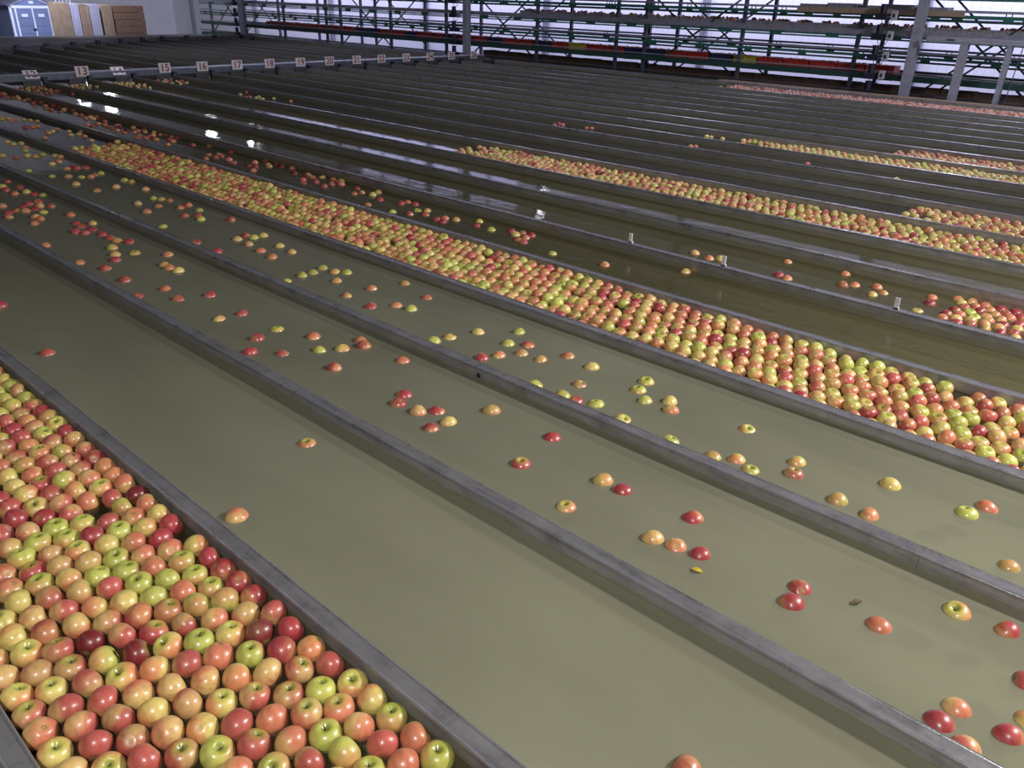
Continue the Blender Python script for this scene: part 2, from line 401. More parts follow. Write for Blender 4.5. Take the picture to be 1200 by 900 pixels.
# numbered cross bar and its sluice gates
t = empty('number_bar', (XB-.25, 0, 1.0)); tag(t, 'long blue-grey steel bar across the channels carrying the numbered plates', 'crossbar')
MB().box(0, .25, -1, 15.5, .0, .10).build('beam', M_bar, t, .008)
MB().box(-.01, .26, -1, 15.5, .10, .108).build('cover_strip', M_galv, t)
for i, (yf, w, lab, lab2) in enumerate(DIV[1:]):
    g = MB().box(.26, .30, -.30, -.04, -.13, .005).build('sluice_gate', M_gate, t); g.location = (0, yf-w, 0)
    g = MB().box(.25, .33, -.035, .035, -.1, .06).build('bracket', M_motor, t); g.location = (0, yf-w/2+.02, 0)
NW = 'twelve thirteen fourteen fifteen sixteen seventeen eighteen nineteen twenty twenty-one twenty-two twenty-three twenty-four twenty-five twenty-six'.split()
for n, y, dz, tilt in [(12, 4.939, 0, -0.75), (13, 5.72, 0, 0), (14, 6.343, 0, -0.75), (15, 7.161, 0, 0), (16, 7.887, 0, 0), (17, 8.607, 0, 0), (18, 9.32, 0, 0), (19, 10.039, 0, 0), (20, 10.758, 0, 0), (21, 11.473, 0, 0), (22, 12.16, 0, 0), (23, 12.885, 0, 0), (24, 13.622, 0, 0), (25, 14.316, 0, 0), (26, 15.074, 0, 0)]:
    s = empty('number_sign', (XB+.03, y, 1.04)); s.rotation_euler = (0, tilt, 0)
    tag(s, 'white plate with the red number %s %s the cross bar' % (NW[n-12], 'tipped back on' if tilt else 'standing upright on'), 'sign')
    MB().box(-.006, .006, -.11, .11, 0, .165).build('plate', M_white, s, .002)
    cu = bpy.data.curves.new('number', 'FONT'); cu.body = str(n); cu.size = .175; cu.align_x = 'CENTER'; cu.align_y = 'CENTER'; cu.extrude = .001; cu.offset = .003
    to = bpy.data.objects.new('tmp', cu); C.objects.link(to)
    me = bpy.data.meshes.new_from_object(to.evaluated_get(bpy.context.evaluated_depsgraph_get()))
    bpy.data.objects.remove(to)
    me.materials.clear(); me.materials.append(M_num)
    o = link('number', me, None, s); o.location = (.0085, 0, .080); o.rotation_euler = (math.pi/2, 0, math.pi/2)

# skewed trough and dark deck behind the basin
pts = [(-18.3, .05), (-22.9, 7.0), (-26.2, 12.9), (-26.5, 16.0)]
for (a, b) in zip(pts, pts[1:]):
    mb = MB(); dx, dy = b[0]-a[0], b[1]-a[1]; L = math.hypot(dx, dy); nx, ny = -dy/L, dx/L
    k = 0
    mb.v = [(a[0], a[1], .85), (b[0], b[1], .85), (b[0], b[1], 1.03), (a[0], a[1], 1.03), (a[0]+nx*.12, a[1]+ny*.12, .85), (b[0]+nx*.12, b[1]+ny*.12, .85), (b[0]+nx*.12, b[1]+ny*.12, 1.03), (a[0]+nx*.12, a[1]+ny*.12, 1.03)]
    mb.f = [(0,1,2,3), (4,7,6,5), (3,2,6,7), (0,4,5,1), (0,3,7,4), (1,5,6,2)]
    tw = mb.build('trough_wall', M_dark, tank)
    for j in range(int(L/.95)):
        g = (j+.5)/int(L/.95); MB().box(-.04, .10, -.05, .05, .9, 1.06).build('bracket', M_motor, tw).location = (a[0]+dx*g, a[1]+dy*g, 0)
mb = MB(); mb.v = [(XT, 0, .99), (-18.6, 0, .99), (-23.1, 7, .99), (-26.4, 12.9, .99), (-26.7, 16.0, .99), (XT, 16.0, .99)]
mb.v += [(x, y, .95) for x, y, z in mb.v]; mb.f = [(0,1,2,3,4,5), (11,10,9,8,7,6)] + [(i, (i+1) % 6, (i+1) % 6+6, i+6) for i in range(6)]
mb.build('deck_plate', M_dark, tank)
# wooden-coloured rim along the far side of the tank
MB().box(-8.6, XR-.01, 15.80, 16.04, .935, 1.015).build('rim_board', M_rim, tank, .006)
MB().box(-26.3, -8.65, 15.80, 16.04, .935, .99).build('rim_plate', M_dark, tank, .006)

# three pale tabs and the drain hole
for x, y, lab in ((-2.86, Y[6]-.02, 'small pale metal tab standing on a divider, farthest of the three'), (-2.17, Y[6]-.02, 'small pale metal tab standing on a divider, middle of the three'), (-1.14, Y[6]-.02, 'small pale metal tab standing on a divider, nearest the right edge')):
    o = MB().box(-.012, .012, -.004, .004, -.01, .055).box(-.012, .012, -.004, .02, -.01, .0).build('divider_tab', M_white); o.location = (x, y, 1.005); tag(o, lab, 'tab')

# ------------------------------------------------------------------ apples
DIA = .0745
KIND = {'g': ((.47,.49,.085), (.58,.30,.10), -.50), 'y': ((.58,.47,.12), (.60,.22,.085), -.15), 'o': ((.60,.40,.13), (.57,.17,.085), .15),
        'p': ((.54,.33,.12), (.47,.085,.07), .35), 'r': ((.52,.22,.08), (.37,.036,.048), .55), 'd': ((.20,.07,.04), (.18,.014,.02), .8),
        'k': ((.78,.50,.46), (.75,.30,.28), .1)}
def apple_arrays(kind, nlon, nlat, rng, dia=DIA):
    g, b, bias = KIND[kind]; g = np.array(g); b = np.array(b); green = np.array((.36, .44, .045))
    th = np.linspace(0, math.pi, nlat+1)[1:-1]; ph = np.arange(nlon)*2*math.pi/nlon
    T, P = np.meshgrid(th, ph, indexing='ij'); T = T.ravel(); P = P.ravel()
    T = np.concatenate([T, [0.0, math.pi]]); P = np.concatenate([P, [0.0, 0.0]])
    lob = 1 + .014*np.cos(5*P + rng.uniform(0, 6))*(1-np.cos(T))/2 + .02*np.cos(P + rng.uniform(0, 6))
    rho = np.sin(T)*(1 + .07*np.cos(T))*lob
    hh = rng.uniform(.86, .96)
    z = hh*np.cos(T) - .40*np.exp(-(T/.25)**2) + .11*np.exp(-((math.pi-T)/.34)**2) - .02
    v = np.stack([rho*np.cos(P), rho*np.sin(P), z], 1)*dia/2
    n = np.stack([np.sin(T)*np.cos(P), np.sin(T)*np.sin(P), np.cos(T)], 1)
    a = rng.uniform(0, 6.28); sz = rng.uniform(-.5, .3); s = np.array([math.cos(a), math.sin(a), sz]); s /= np.linalg.norm(s)
    q = [rng.uniform(0, 6.28) for _ in range(5)]
    st = .45*np.sin(3*P+q[0]) + .35*np.sin(8*P+q[1]+T) + .3*np.sin(17*P+q[2]) + .25*np.sin(29*P+q[3]-T)
    t = 1/(1+np.exp(-(n@s*1.15 + bias + .42*st*np.sin(T))/.20))
    k = np.exp(-(T/.52)**2)*.85
    col = g[None]*(1-t[:, None]) + b[None]*t[:, None]
    col = col*(1-k[:, None]) + green[None]*k[:, None]
    k2 = np.exp(-((math.pi-T)/.25)**2)*.7; col = col*(1-k2[:, None]) + np.array((.35,.30,.08))[None]*k2[:, None]
    k3 = np.exp(-(T/.17)**2)*.85; col = col*(1-k3[:, None]) + np.array((.09,.10,.02))[None]*k3[:, None]
    col = (col*.9 + col.mean(1, keepdims=True)*.1)*rng.uniform(.80, 1.04)
    quads = []; m = nlat-1
    for i in range(m-1):
        for j in range(nlon): quads.append((i*nlon+j, (i+1)*nlon+j, (i+1)*nlon+(j+1) % nlon, i*nlon+(j+1) % nlon))
    N = m*nlon
    tris = [(N, j, (j+1) % nlon) for j in range(nlon)] + [(N+1, (m-1)*nlon+(j+1) % nlon, (m-1)*nlon+j) for j in range(nlon)]
    return v, col, quads, tris
def apple_mesh(kind, rng, nlon=36, nlat=24):
    v, col, q, t = apple_arrays(kind, nlon, nlat, rng)
    me = bpy.data.meshes.new('apple_' + kind); me.from_pydata(v.tolist(), [], q+t); me.update()
    a = me.color_attributes.new('Col', 'FLOAT_COLOR', 'POINT'); a.data.foreach_set('color', np.c_[col, np.ones(len(col))].astype(np.float32).ravel())
    me.polygons.foreach_set('use_smooth', [True]*len(me.polygons)); me.materials.append(M_apple)
    return me
NV = 6
AP = {k: [apple_mesh(k, R) for _ in range(NV)] for k in KIND}
stem_me = MB().tube([(0, 0, .012), (.0006, .0004, .018), (.0018, .001, .024), (.0034, .0015, .0285)], .0016, 6).mesh('stem', M_stem)
cal = MB()
for i in range(5):
    a = i*2*math.pi/5; cal.bar((.001*math.cos(a), .001*math.sin(a), -.0295), (.006*math.cos(a), .006*math.sin(a), -.0325), .0028, .0012)
cal_me = cal.mesh('calyx', M_calyx)
def rot_for(kind, up, rng):
    az = rng.uniform(0, 6.28)
    if up: tilt = rng.uniform(0, .45)
    elif rng.random() < .78: tilt = rng.uniform(1.15, 1.5); az = 2.3 + rng.uniform(-1.1, 1.1)     # stem turned up the channel
    else: tilt = rng.uniform(2.1, 2.8)
    return Matrix.Rotation(az, 3, 'Z') @ Matrix.Rotation(tilt, 3, 'Y') @ Matrix.Rotation(rng.uniform(0, 6.28), 3, 'Z'), tilt
def apple(x, y, z, kind, up, lab, group, rng=R):
    o = bpy.data.objects.new('apple', AP[kind][rng.randrange(NV)]); C.objects.link(o)
    r, tilt = rot_for(kind, up, rng); o.rotation_euler = r.to_euler(); o.location = (x, y, z)
    s = rng.uniform(.95, 1.04); o.scale = (s, s, s)
    tag(o, lab, 'apple', group)
    if up: link('stem', stem_me, None, o)
    elif tilt > 2.55: link('calyx', cal_me, None, o)
    return o
def apple_stuff(pts, lab, nlon=12, nlat=9, mix='ggyyooppr', rng=R, cat='apples', dark=1.0, tilt_up=.35):
    prot = [apple_arrays(k, nlon, nlat, rng) for k in mix for _ in range(2)]; byk = {}
    V = []; COL = []; Q = []; T = []; base = 0
    for pt in pts:
        x, y, z = pt[:3]
        if len(pt) > 3:
            if pt[3] not in byk: byk[pt[3]] = [apple_arrays(pt[3], nlon, nlat, rng) for _ in range(4)]
            v, col, q, t = byk[pt[3]][rng.randrange(4)]; up = pt[4]
        else: v, col, q, t = prot[rng.randrange(len(prot))]; up = rng.random() < tilt_up
        m = np.array(rot_for('g', up, rng)[0])*rng.uniform(.93, 1.03)
        V.append(v@m.T + np.array((x, y, z))); COL.append(col*dark*rng.uniform(.9, 1.08))
        Q.append(np.array(q)+base); T.append(np.array(t)+base); base += len(v)
    V = np.concatenate(V); COL = np.concatenate(COL); Q = np.concatenate(Q); T = np.concatenate(T)
    me = bpy.data.meshes.new('packed_apples'); me.vertices.add(len(V)); me.vertices.foreach_set('co', V.astype(np.float32).ravel())
    me.loops.add(Q.size+T.size); me.loops.foreach_set('vertex_index', np.concatenate([Q.ravel(), T.ravel()]).astype(np.int32))
    me.polygons.add(len(Q)+len(T))
    st = np.concatenate([np.arange(len(Q))*4, Q.size+np.arange(len(T))*3]).astype(np.int32)
    me.polygons.foreach_set('loop_start', st); me.update(calc_edges=True); me.validate()
    a = me.color_attributes.new('Col', 'FLOAT_COLOR', 'POINT'); a.data.foreach_set('color', np.c_[COL, np.ones(len(COL))].astype(np.float32).ravel())
    me.polygons.foreach_set('use_smooth', [True]*len(me.polygons)); me.materials.append(M_apple)
    o = link('packed_apples', me); tag(o, lab, cat, None, 'stuff'); return o
def hexfill(x0, x1, y0, y1, z, rng, taper=0.0, d=.0725, jit=.007, keepf=None):
    out = []; ny = int((y1-y0-d)/d)+1; dy = (y1-y0-d)/(ny-1) if ny > 1 else 0; i = 0; x = x0
    while x < x1:
        for j in range(ny):
            yy = y0+d/2+j*dy; xx = x + (dy/2 if j % 2 else 0)
            if rng.random() < .012: continue
            if taper and xx < x0 + taper*rng.random()**2 * 1.0: continue
            if keepf and not keepf(xx, yy): continue
            out.append((xx+rng.uniform(-jit, jit), yy+rng.uniform(-jit*.5, jit*.5), z+rng.uniform(-.008, .012)))
        x += d*1.0
    return out
PACK = [
(-850, 743, 'p', 0, 'pinkish side-lying apple packed in the near channel, first such counted from its near end'),
(-999, 606, 'y', 0, 'yellow side-lying apple packed in the near channel, first such counted from its near end'),
(-1423, 241, 'o', 0, 'peach side-lying apple packed in the near channel, first such counted from its near end'),
(-972, 674, 'g', 1, 'green stem-up apple packed in the near channel, first such counted from its near end'),
(-1177, 481, 'o', 0, 'peach side-lying apple packed in the near channel, second such counted from its near end'),
(-1127, 541, 'g', 1, 'green stem-up apple packed in the near channel, second such counted from its near end'),
(-1381, 302, 'y', 1, 'yellow stem-up apple packed in the near channel, first such counted from its near end'),
(-934, 737, 'o', 0, 'peach side-lying apple packed in the near channel, third such counted from its near end'),
(-1085, 603, 'p', 0, 'pinkish side-lying apple packed in the near channel, second such counted from its near end'),
(-1340, 362, 'p', 0, 'pinkish side-lying apple packed in the near channel, third such counted from its near end'),
(-896, 800, 'g', 1, 'green stem-up apple packed in the near channel, third such counted from its near end'),
(-1297, 422, 'p', 1, 'pinkish stem-up apple packed in the near channel, first such counted from its near end'),
(-1045, 665, 'g', 0, 'green side-lying apple packed in the near channel, first such counted from its near end'),
(-1496, 238, 'y', 1, 'yellow stem-up apple packed in the near channel, second such counted from its near end'),
(-1250, 479, 'g', 1, 'green stem-up apple packed in the near channel, fourth such counted from its near end'),
(-1454, 308, 'p', 0, 'pinkish side-lying apple packed in the near channel, fourth such counted from its near end'),
(-1007, 739, 'p', 0, 'pinkish side-lying apple packed in the near channel, fifth such counted from its near end'),
(-1211, 545, 'p', 1, 'pinkish stem-up apple packed in the near channel, second such counted from its near end'),
(-1160, 606, 'o', 0, 'peach side-lying apple packed in the near channel, fourth such counted from its near end'),
(-1413, 368, 'p', 0, 'pinkish side-lying apple packed in the near channel, sixth such counted from its near end'),
(-969, 801, 'o', 0, 'peach side-lying apple packed in the near channel, fifth such counted from its near end'),
(-1570, 237, 'o', 0, 'peach side-lying apple packed in the near channel, sixth such counted from its near end'),
(-1119, 668, 'g', 1, 'green stem-up apple packed in the near channel, fifth such counted from its near end'),
(-1372, 429, 'o', 0, 'peach side-lying apple packed in the near channel, seventh such counted from its near end'),
(-1329, 488, 'y', 0, 'yellow side-lying apple packed in the near channel, second such counted from its near end'),
(-1080, 730, 'o', 0, 'peach side-lying apple packed in the near channel, eighth such counted from its near end'),
(-1528, 305, 'p', 0, 'pinkish side-lying apple packed in the near channel, seventh such counted from its near end'),
(-1284, 546, 'p', 0, 'pinkish side-lying apple packed in the near channel, eighth such counted from its near end'),
(-1489, 372, 'p', 0, 'pinkish side-lying apple packed in the near channel, ninth such counted from its near end'),
(-1242, 611, 'o', 0, 'peach side-lying apple packed in the near channel, ninth such counted from its near end'),
(-1048, 800, 'g', 1, 'green stem-up apple packed in the near channel, sixth such counted from its near end'),
(-1643, 239, 'p', 1, 'pinkish stem-up apple packed in the near channel, third such counted from its near end'),
(-1195, 671, 'o', 1, 'peach stem-up apple packed in the near channel, first such counted from its near end'),
(-1448, 433, 'y', 0, 'yellow side-lying apple packed in the near channel, third such counted from its near end'),
(-1601, 303, 'p', 0, 'pinkish side-lying apple packed in the near channel, tenth such counted from its near end'),
(-1157, 733, 'o', 1, 'peach stem-up apple packed in the near channel, second such counted from its near end'),
(-1414, 498, 'p', 0, 'pinkish side-lying apple packed in the near channel, eleventh such counted from its near end'),
(-1364, 554, 'y', 1, 'yellow stem-up apple packed in the near channel, third such counted from its near end'),
(-1568, 369, 'p', 0, 'pinkish side-lying apple packed in the near channel, twelfth such counted from its near end'),
(-1122, 801, 'y', 0, 'yellow side-lying apple packed in the near channel, fourth such counted from its near end'),
(-1721, 238, 'y', 1, 'yellow stem-up apple packed in the near channel, fourth such counted from its near end'),
(-1325, 617, 'p', 1, 'pinkish stem-up apple packed in the near channel, fourth such counted from its near end'),
(-1527, 435, 'o', 0, 'peach side-lying apple packed in the near channel, tenth such counted from its near end'),
(-1276, 676, 'p', 1, 'pinkish stem-up apple packed in the near channel, fifth such counted from its near end'),
(-1683, 300, 'y', 1, 'yellow stem-up apple packed in the near channel, fifth such counted from its near end'),
(-1233, 736, 'g', 1, 'green stem-up apple packed in the near channel, seventh such counted from its near end'),
(-1489, 497, 'o', 0, 'peach side-lying apple packed in the near channel, eleventh such counted from its near end'),
(-1646, 367, 'p', 0, 'pinkish side-lying apple packed in the near channel, thirteenth such counted from its near end'),
(-1195, 800, 'y', 1, 'yellow stem-up apple packed in the near channel, sixth such counted from its near end'),
(-1452, 561, 'o', 0, 'peach side-lying apple packed in the near channel, twelfth such counted from its near end'),
(-1803, 235, 'o', 0, 'peach side-lying apple packed in the near channel, thirteenth such counted from its near end'),
(-1406, 618, 'y', 0, 'yellow side-lying apple packed in the near channel, fifth such counted from its near end'),
(-1607, 432, 'y', 1, 'yellow stem-up apple packed in the near channel, seventh such counted from its near end'),
(-1366, 678, 'o', 0, 'peach side-lying apple packed in the near channel, fourteenth such counted from its near end'),
(-1764, 298, 'p', 0, 'pinkish side-lying apple packed in the near channel, fourteenth such counted from its near end'),
(-1569, 495, 'y', 0, 'yellow side-lying apple packed in the near channel, sixth such counted from its near end'),
(-1319, 735, 'p', 1, 'pinkish stem-up apple packed in the near channel, fourth such counted from its far end'),
(-1726, 360, 'p', 1, 'pinkish stem-up apple packed in the near channel, third such counted from its far end'),
(-1531, 557, 'p', 0, 'pinkish side-lying apple packed in the near channel, fifteenth such counted from its near end'),
(-1283, 799, 'p', 0, 'pinkish side-lying apple packed in the near channel, sixteenth such counted from its near end'),
(-1878, 238, 'y', 0, 'yellow side-lying apple packed in the near channel, seventh such counted from its near end'),
(-1693, 425, 'g', 0, 'green side-lying apple packed in the near channel, second such counted from its near end'),
(-1500, 624, 'o', 0, 'peach side-lying apple packed in the near channel, fifteenth such counted from its near end'),
(-1448, 679, 'g', 1, 'green stem-up apple packed in the near channel, eighth such counted from its near end'),
(-1845, 303, 'y', 1, 'yellow stem-up apple packed in the near channel, eighth such counted from its near end'),
(-1658, 490, 'd', 0, 'dark red side-lying apple packed in the near channel, first such counted from its near end'),
(-1404, 741, 'r', 0, 'red side-lying apple packed in the near channel, first such counted from its near end'),
(-1801, 361, 'p', 1, 'pinkish stem-up apple packed in the near channel, second such counted from its far end'),
(-1357, 797, 'y', 0, 'yellow side-lying apple packed in the near channel, eighth such counted from its near end'),
(-1623, 554, 'y', 1, 'yellow stem-up apple packed in the near channel, eighth such counted from its far end'),
(-1772, 427, 'd', 0, 'dark red side-lying apple packed in the near channel, second such counted from its near end'),
(-1579, 615, 'g', 1, 'green stem-up apple packed in the near channel, ninth such counted from its near end'),
(-1926, 300, 'y', 0, 'yellow side-lying apple packed in the near channel, ninth such counted from its near end'),
(-1736, 491, 'p', 0, 'pinkish side-lying apple packed in the near channel, seventeenth such counted from its near end'),
(-1549, 683, 'y', 1, 'yellow stem-up apple packed in the near channel, seventh such counted from its far end'),
(-1498, 736, 'd', 0, 'dark red side-lying apple packed in the near channel, second such counted from its far end'),
(-1888, 362, 'r', 0, 'red side-lying apple packed in the near channel, second such counted from its near end'),
(-1696, 552, 'r', 1, 'red stem-up apple packed in the near channel, first such counted from its near end'),
(-1452, 799, 'r', 0, 'red side-lying apple packed in the near channel, third such counted from its near end'),
(-1853, 426, 'o', 0, 'peach side-lying apple packed in the near channel, sixteenth such counted from its near end'),
(-1666, 620, 'p', 0, 'pinkish side-lying apple packed in the near channel, eighteenth such counted from its near end'),
(-2005, 298, 'y', 1, 'yellow stem-up apple packed in the near channel, sixth such counted from its far end'),
(-1814, 487, 'o', 0, 'peach side-lying apple packed in the near channel, seventeenth such counted from its near end'),
(-1622, 681, 'o', 0, 'peach side-lying apple packed in the near channel, eighteenth such counted from its near end'),
(-1967, 361, 'o', 0, 'peach side-lying apple packed in the near channel, nineteenth such counted from its near end'),
(-1779, 551, 'r', 0, 'red side-lying apple packed in the near channel, fourth such counted from its near end'),
(-1584, 748, 'o', 0, 'peach side-lying apple packed in the near channel, number twenty such counted from its near end'),
(-1533, 801, 'p', 0, 'pinkish side-lying apple packed in the near channel, nineteenth such counted from its near end'),
(-1930, 424, 'p', 0, 'pinkish side-lying apple packed in the near channel, number twenty such counted from its near end'),
(-1743, 614, 'r', 1, 'red stem-up apple packed in the near channel, second such counted from its near end'),
(-1894, 487, 'y', 0, 'yellow side-lying apple packed in the near channel, tenth such counted from its near end'),
(-1710, 678, 'g', 0, 'green side-lying apple packed in the near channel, third such counted from its near end'),
(-2052, 355, 'y', 0, 'yellow side-lying apple packed in the near channel, eleventh such counted from its near end'),
(-1855, 548, 'y', 0, 'yellow side-lying apple packed in the near channel, twelfth such counted from its near end'),
(-1669, 738, 'g', 0, 'green side-lying apple packed in the near channel, fourth such counted from its near end'),
(-2016, 419, 'p', 0, 'pinkish side-lying apple packed in the near channel, twenty-first such counted from its near end'),
(-1819, 612, 'g', 0, 'green side-lying apple packed in the near channel, fifth such counted from its near end'),
(-1634, 801, 'r', 0, 'red side-lying apple packed in the near channel, fifth such counted from its near end'),
(-1979, 484, 'o', 0, 'peach side-lying apple packed in the near channel, twenty-first such counted from its near end'),
(-1783, 676, 'o', 0, 'peach side-lying apple packed in the near channel, number twenty such counted from its far end'),
(-2126, 357, 'o', 0, 'peach side-lying apple packed in the near channel, nineteenth such counted from its far end'),
(-1938, 546, 'p', 0, 'pinkish side-lying apple packed in the near channel, twenty-second such counted from its near end'),
(-1749, 740, 'g', 1, 'green stem-up apple packed in the near channel, tenth such counted from its near end'),
(-2093, 422, 'g', 1, 'green stem-up apple packed in the near channel, eleventh such counted from its near end'),
(-1901, 609, 'g', 1, 'green stem-up apple packed in the near channel, twelfth such counted from its near end'),
(-1709, 801, 'r', 0, 'red side-lying apple packed in the near channel, sixth such counted from its near end'),
(-2052, 483, 'y', 0, 'yellow side-lying apple packed in the near channel, thirteenth such counted from its near end'),
(-1862, 671, 'g', 0, 'green side-lying apple packed in the near channel, sixth such counted from its near end'),
(-2204, 364, 'o', 0, 'peach side-lying apple packed in the near channel, eighteenth such counted from its far end'),
(-2017, 547, 'g', 1, 'green stem-up apple packed in the near channel, thirteenth such counted from its near end'),
(-1828, 736, 'g', 1, 'green stem-up apple packed in the near channel, thirteenth such counted from its far end'),
(-1981, 611, 'g', 1, 'green stem-up apple packed in the near channel, twelfth such counted from its far end'),
(-2169, 429, 'r', 1, 'red stem-up apple packed in the near channel, third such counted from its near end'),
(-1794, 801, 'r', 0, 'red side-lying apple packed in the near channel, seventh such counted from its near end'),
(-2126, 488, 'o', 0, 'peach side-lying apple packed in the near channel, seventeenth such counted from its far end'),
(-1942, 673, 'o', 0, 'peach side-lying apple packed in the near channel, sixteenth such counted from its far end'),
(-2090, 551, 'o', 0, 'peach side-lying apple packed in the near channel, fifteenth such counted from its far end'),
(-1905, 737, 'g', 1, 'green stem-up apple packed in the near channel, eleventh such counted from its far end'),
(-2242, 427, 'g', 1, 'green stem-up apple packed in the near channel, tenth such counted from its far end'),
(-2055, 615, 'g', 1, 'green stem-up apple packed in the near channel, ninth such counted from its far end'),
(-1867, 801, 'r', 0, 'red side-lying apple packed in the near channel, eighth such counted from its near end'),
(-2015, 676, 'o', 0, 'peach side-lying apple packed in the near channel, fourteenth such counted from its far end'),
(-2206, 492, 'p', 0, 'pinkish side-lying apple packed in the near channel, twenty-second such counted from its far end'),
(-2163, 552, 'y', 1, 'yellow stem-up apple packed in the near channel, fifth such counted from its far end'),
(-1980, 740, 'o', 0, 'peach side-lying apple packed in the near channel, thirteenth such counted from its far end'),
(-2320, 422, 'o', 0, 'peach side-lying apple packed in the near channel, twelfth such counted from its far end'),
(-1941, 801, 'y', 0, 'yellow side-lying apple packed in the near channel, fourteenth such counted from its near end'),
(-2128, 619, 'y', 0, 'yellow side-lying apple packed in the near channel, fifteenth such counted from its near end'),
(-2285, 487, 'g', 1, 'green stem-up apple packed in the near channel, eighth such counted from its far end'),
(-2088, 681, 'o', 0, 'peach side-lying apple packed in the near channel, eleventh such counted from its far end'),
(-2053, 746, 'r', 0, 'red side-lying apple packed in the near channel, ninth such counted from its near end'),
(-2254, 553, 'g', 1, 'green stem-up apple packed in the near channel, seventh such counted from its far end'),
(-2208, 610, 'r', 0, 'red side-lying apple packed in the near channel, tenth such counted from its near end'),
(-2403, 426, 'p', 0, 'pinkish side-lying apple packed in the near channel, twenty-first such counted from its far end'),
(-2359, 484, 'p', 0, 'pinkish side-lying apple packed in the near channel, number twenty such counted from its far end'),
(-2175, 675, 'g', 1, 'green stem-up apple packed in the near channel, sixth such counted from its far end'),
(-2136, 737, 'g', 0, 'green side-lying apple packed in the near channel, seventh such counted from its near end'),
(-2327, 551, 'g', 1, 'green stem-up apple packed in the near channel, fifth such counted from its far end'),
(-2101, 801, 'r', 0, 'red side-lying apple packed in the near channel, tenth such counted from its far end'),
(-2294, 616, 'g', 1, 'green stem-up apple packed in the near channel, fourth such counted from its far end'),
(-2248, 673, 'p', 0, 'pinkish side-lying apple packed in the near channel, nineteenth such counted from its far end'),
(-2458, 483, 'r', 0, 'red side-lying apple packed in the near channel, ninth such counted from its far end'),
(-2407, 546, 'r', 0, 'red side-lying apple packed in the near channel, eighth such counted from its far end'),
(-2215, 738, 'o', 0, 'peach side-lying apple packed in the near channel, tenth such counted from its far end'),
(-2175, 799, 'y', 0, 'yellow side-lying apple packed in the near channel, fourteenth such counted from its far end'),
(-2370, 611, 'p', 0, 'pinkish side-lying apple packed in the near channel, eighteenth such counted from its far end'),
(-2565, 427, 'y', 0, 'yellow side-lying apple packed in the near channel, thirteenth such counted from its far end'),
(-2531, 492, 'p', 0, 'pinkish side-lying apple packed in the near channel, seventeenth such counted from its far end'),
(-2291, 737, 'g', 0, 'green side-lying apple packed in the near channel, eighth such counted from its near end'),
(-2486, 551, 'o', 1, 'peach stem-up apple packed in the near channel, second such counted from its far end'),
(-2443, 611, 'p', 0, 'pinkish side-lying apple packed in the near channel, sixteenth such counted from its far end'),
(-2255, 801, 'o', 0, 'peach side-lying apple packed in the near channel, ninth such counted from its far end'),
(-2404, 676, 'o', 0, 'peach side-lying apple packed in the near channel, eighth such counted from its far end'),
(-2605, 489, 'r', 0, 'red side-lying apple packed in the near channel, seventh such counted from its far end'),
(-2365, 738, 'p', 0, 'pinkish side-lying apple packed in the near channel, fifteenth such counted from its far end'),
(-2571, 554, 'y', 0, 'yellow side-lying apple packed in the near channel, twelfth such counted from its far end'),
(-2328, 801, 'd', 0, 'dark red side-lying apple packed in the near channel, first such counted from its far end'),
(-2527, 612, 'p', 0, 'pinkish side-lying apple packed in the near channel, fourteenth such counted from its far end'),
(-2676, 473, 'y', 0, 'yellow side-lying apple packed in the near channel, eleventh such counted from its far end'),
(-2485, 672, 'y', 0, 'yellow side-lying apple packed in the near channel, tenth such counted from its far end'),
(-2451, 737, 'y', 1, 'yellow stem-up apple packed in the near channel, fourth such counted from its far end'),
(-2653, 545, 'y', 0, 'yellow side-lying apple packed in the near channel, ninth such counted from its far end'),
(-2416, 801, 'o', 0, 'peach side-lying apple packed in the near channel, seventh such counted from its far end'),
(-2617, 611, 'r', 1, 'red stem-up apple packed in the near channel, second such counted from its far end'),
(-2751, 481, 'g', 1, 'green stem-up apple packed in the near channel, third such counted from its far end'),
(-2571, 671, 'g', 0, 'green side-lying apple packed in the near channel, ninth such counted from its near end'),
(-2528, 732, 'o', 0, 'peach side-lying apple packed in the near channel, sixth such counted from its far end'),
(-2736, 552, 'y', 0, 'yellow side-lying apple packed in the near channel, eighth such counted from its far end'),
(-2497, 801, 'y', 0, 'yellow side-lying apple packed in the near channel, seventh such counted from its far end'),
(-2695, 613, 'o', 0, 'peach side-lying apple packed in the near channel, fifth such counted from its far end'),
(-2657, 676, 'p', 0, 'pinkish side-lying apple packed in the near channel, thirteenth such counted from its far end'),
(-2608, 736, 'p', 0, 'pinkish side-lying apple packed in the near channel, twelfth such counted from its far end'),
(-2810, 552, 'o', 0, 'peach side-lying apple packed in the near channel, fourth such counted from its far end'),
(-2570, 801, 'y', 0, 'yellow side-lying apple packed in the near channel, sixth such counted from its far end'),
(-2773, 616, 'g', 0, 'green side-lying apple packed in the near channel, ninth such counted from its far end'),
(-2733, 677, 'p', 0, 'pinkish side-lying apple packed in the near channel, eleventh such counted from its far end'),
(-2694, 739, 'p', 0, 'pinkish side-lying apple packed in the near channel, tenth such counted from its far end'),
(-2884, 551, 'o', 0, 'peach side-lying apple packed in the near channel, third such counted from its far end'),
(-2652, 800, 'r', 0, 'red side-lying apple packed in the near channel, sixth such counted from its far end'),
(-2847, 615, 'p', 0, 'pinkish side-lying apple packed in the near channel, ninth such counted from its far end'),
(-2817, 682, 'o', 1, 'peach stem-up apple packed in the near channel, first such counted from its far end'),
(-2772, 739, 'g', 0, 'green side-lying apple packed in the near channel, eighth such counted from its far end'),
(-2969, 547, 'r', 0, 'red side-lying apple packed in the near channel, fifth such counted from its far end'),
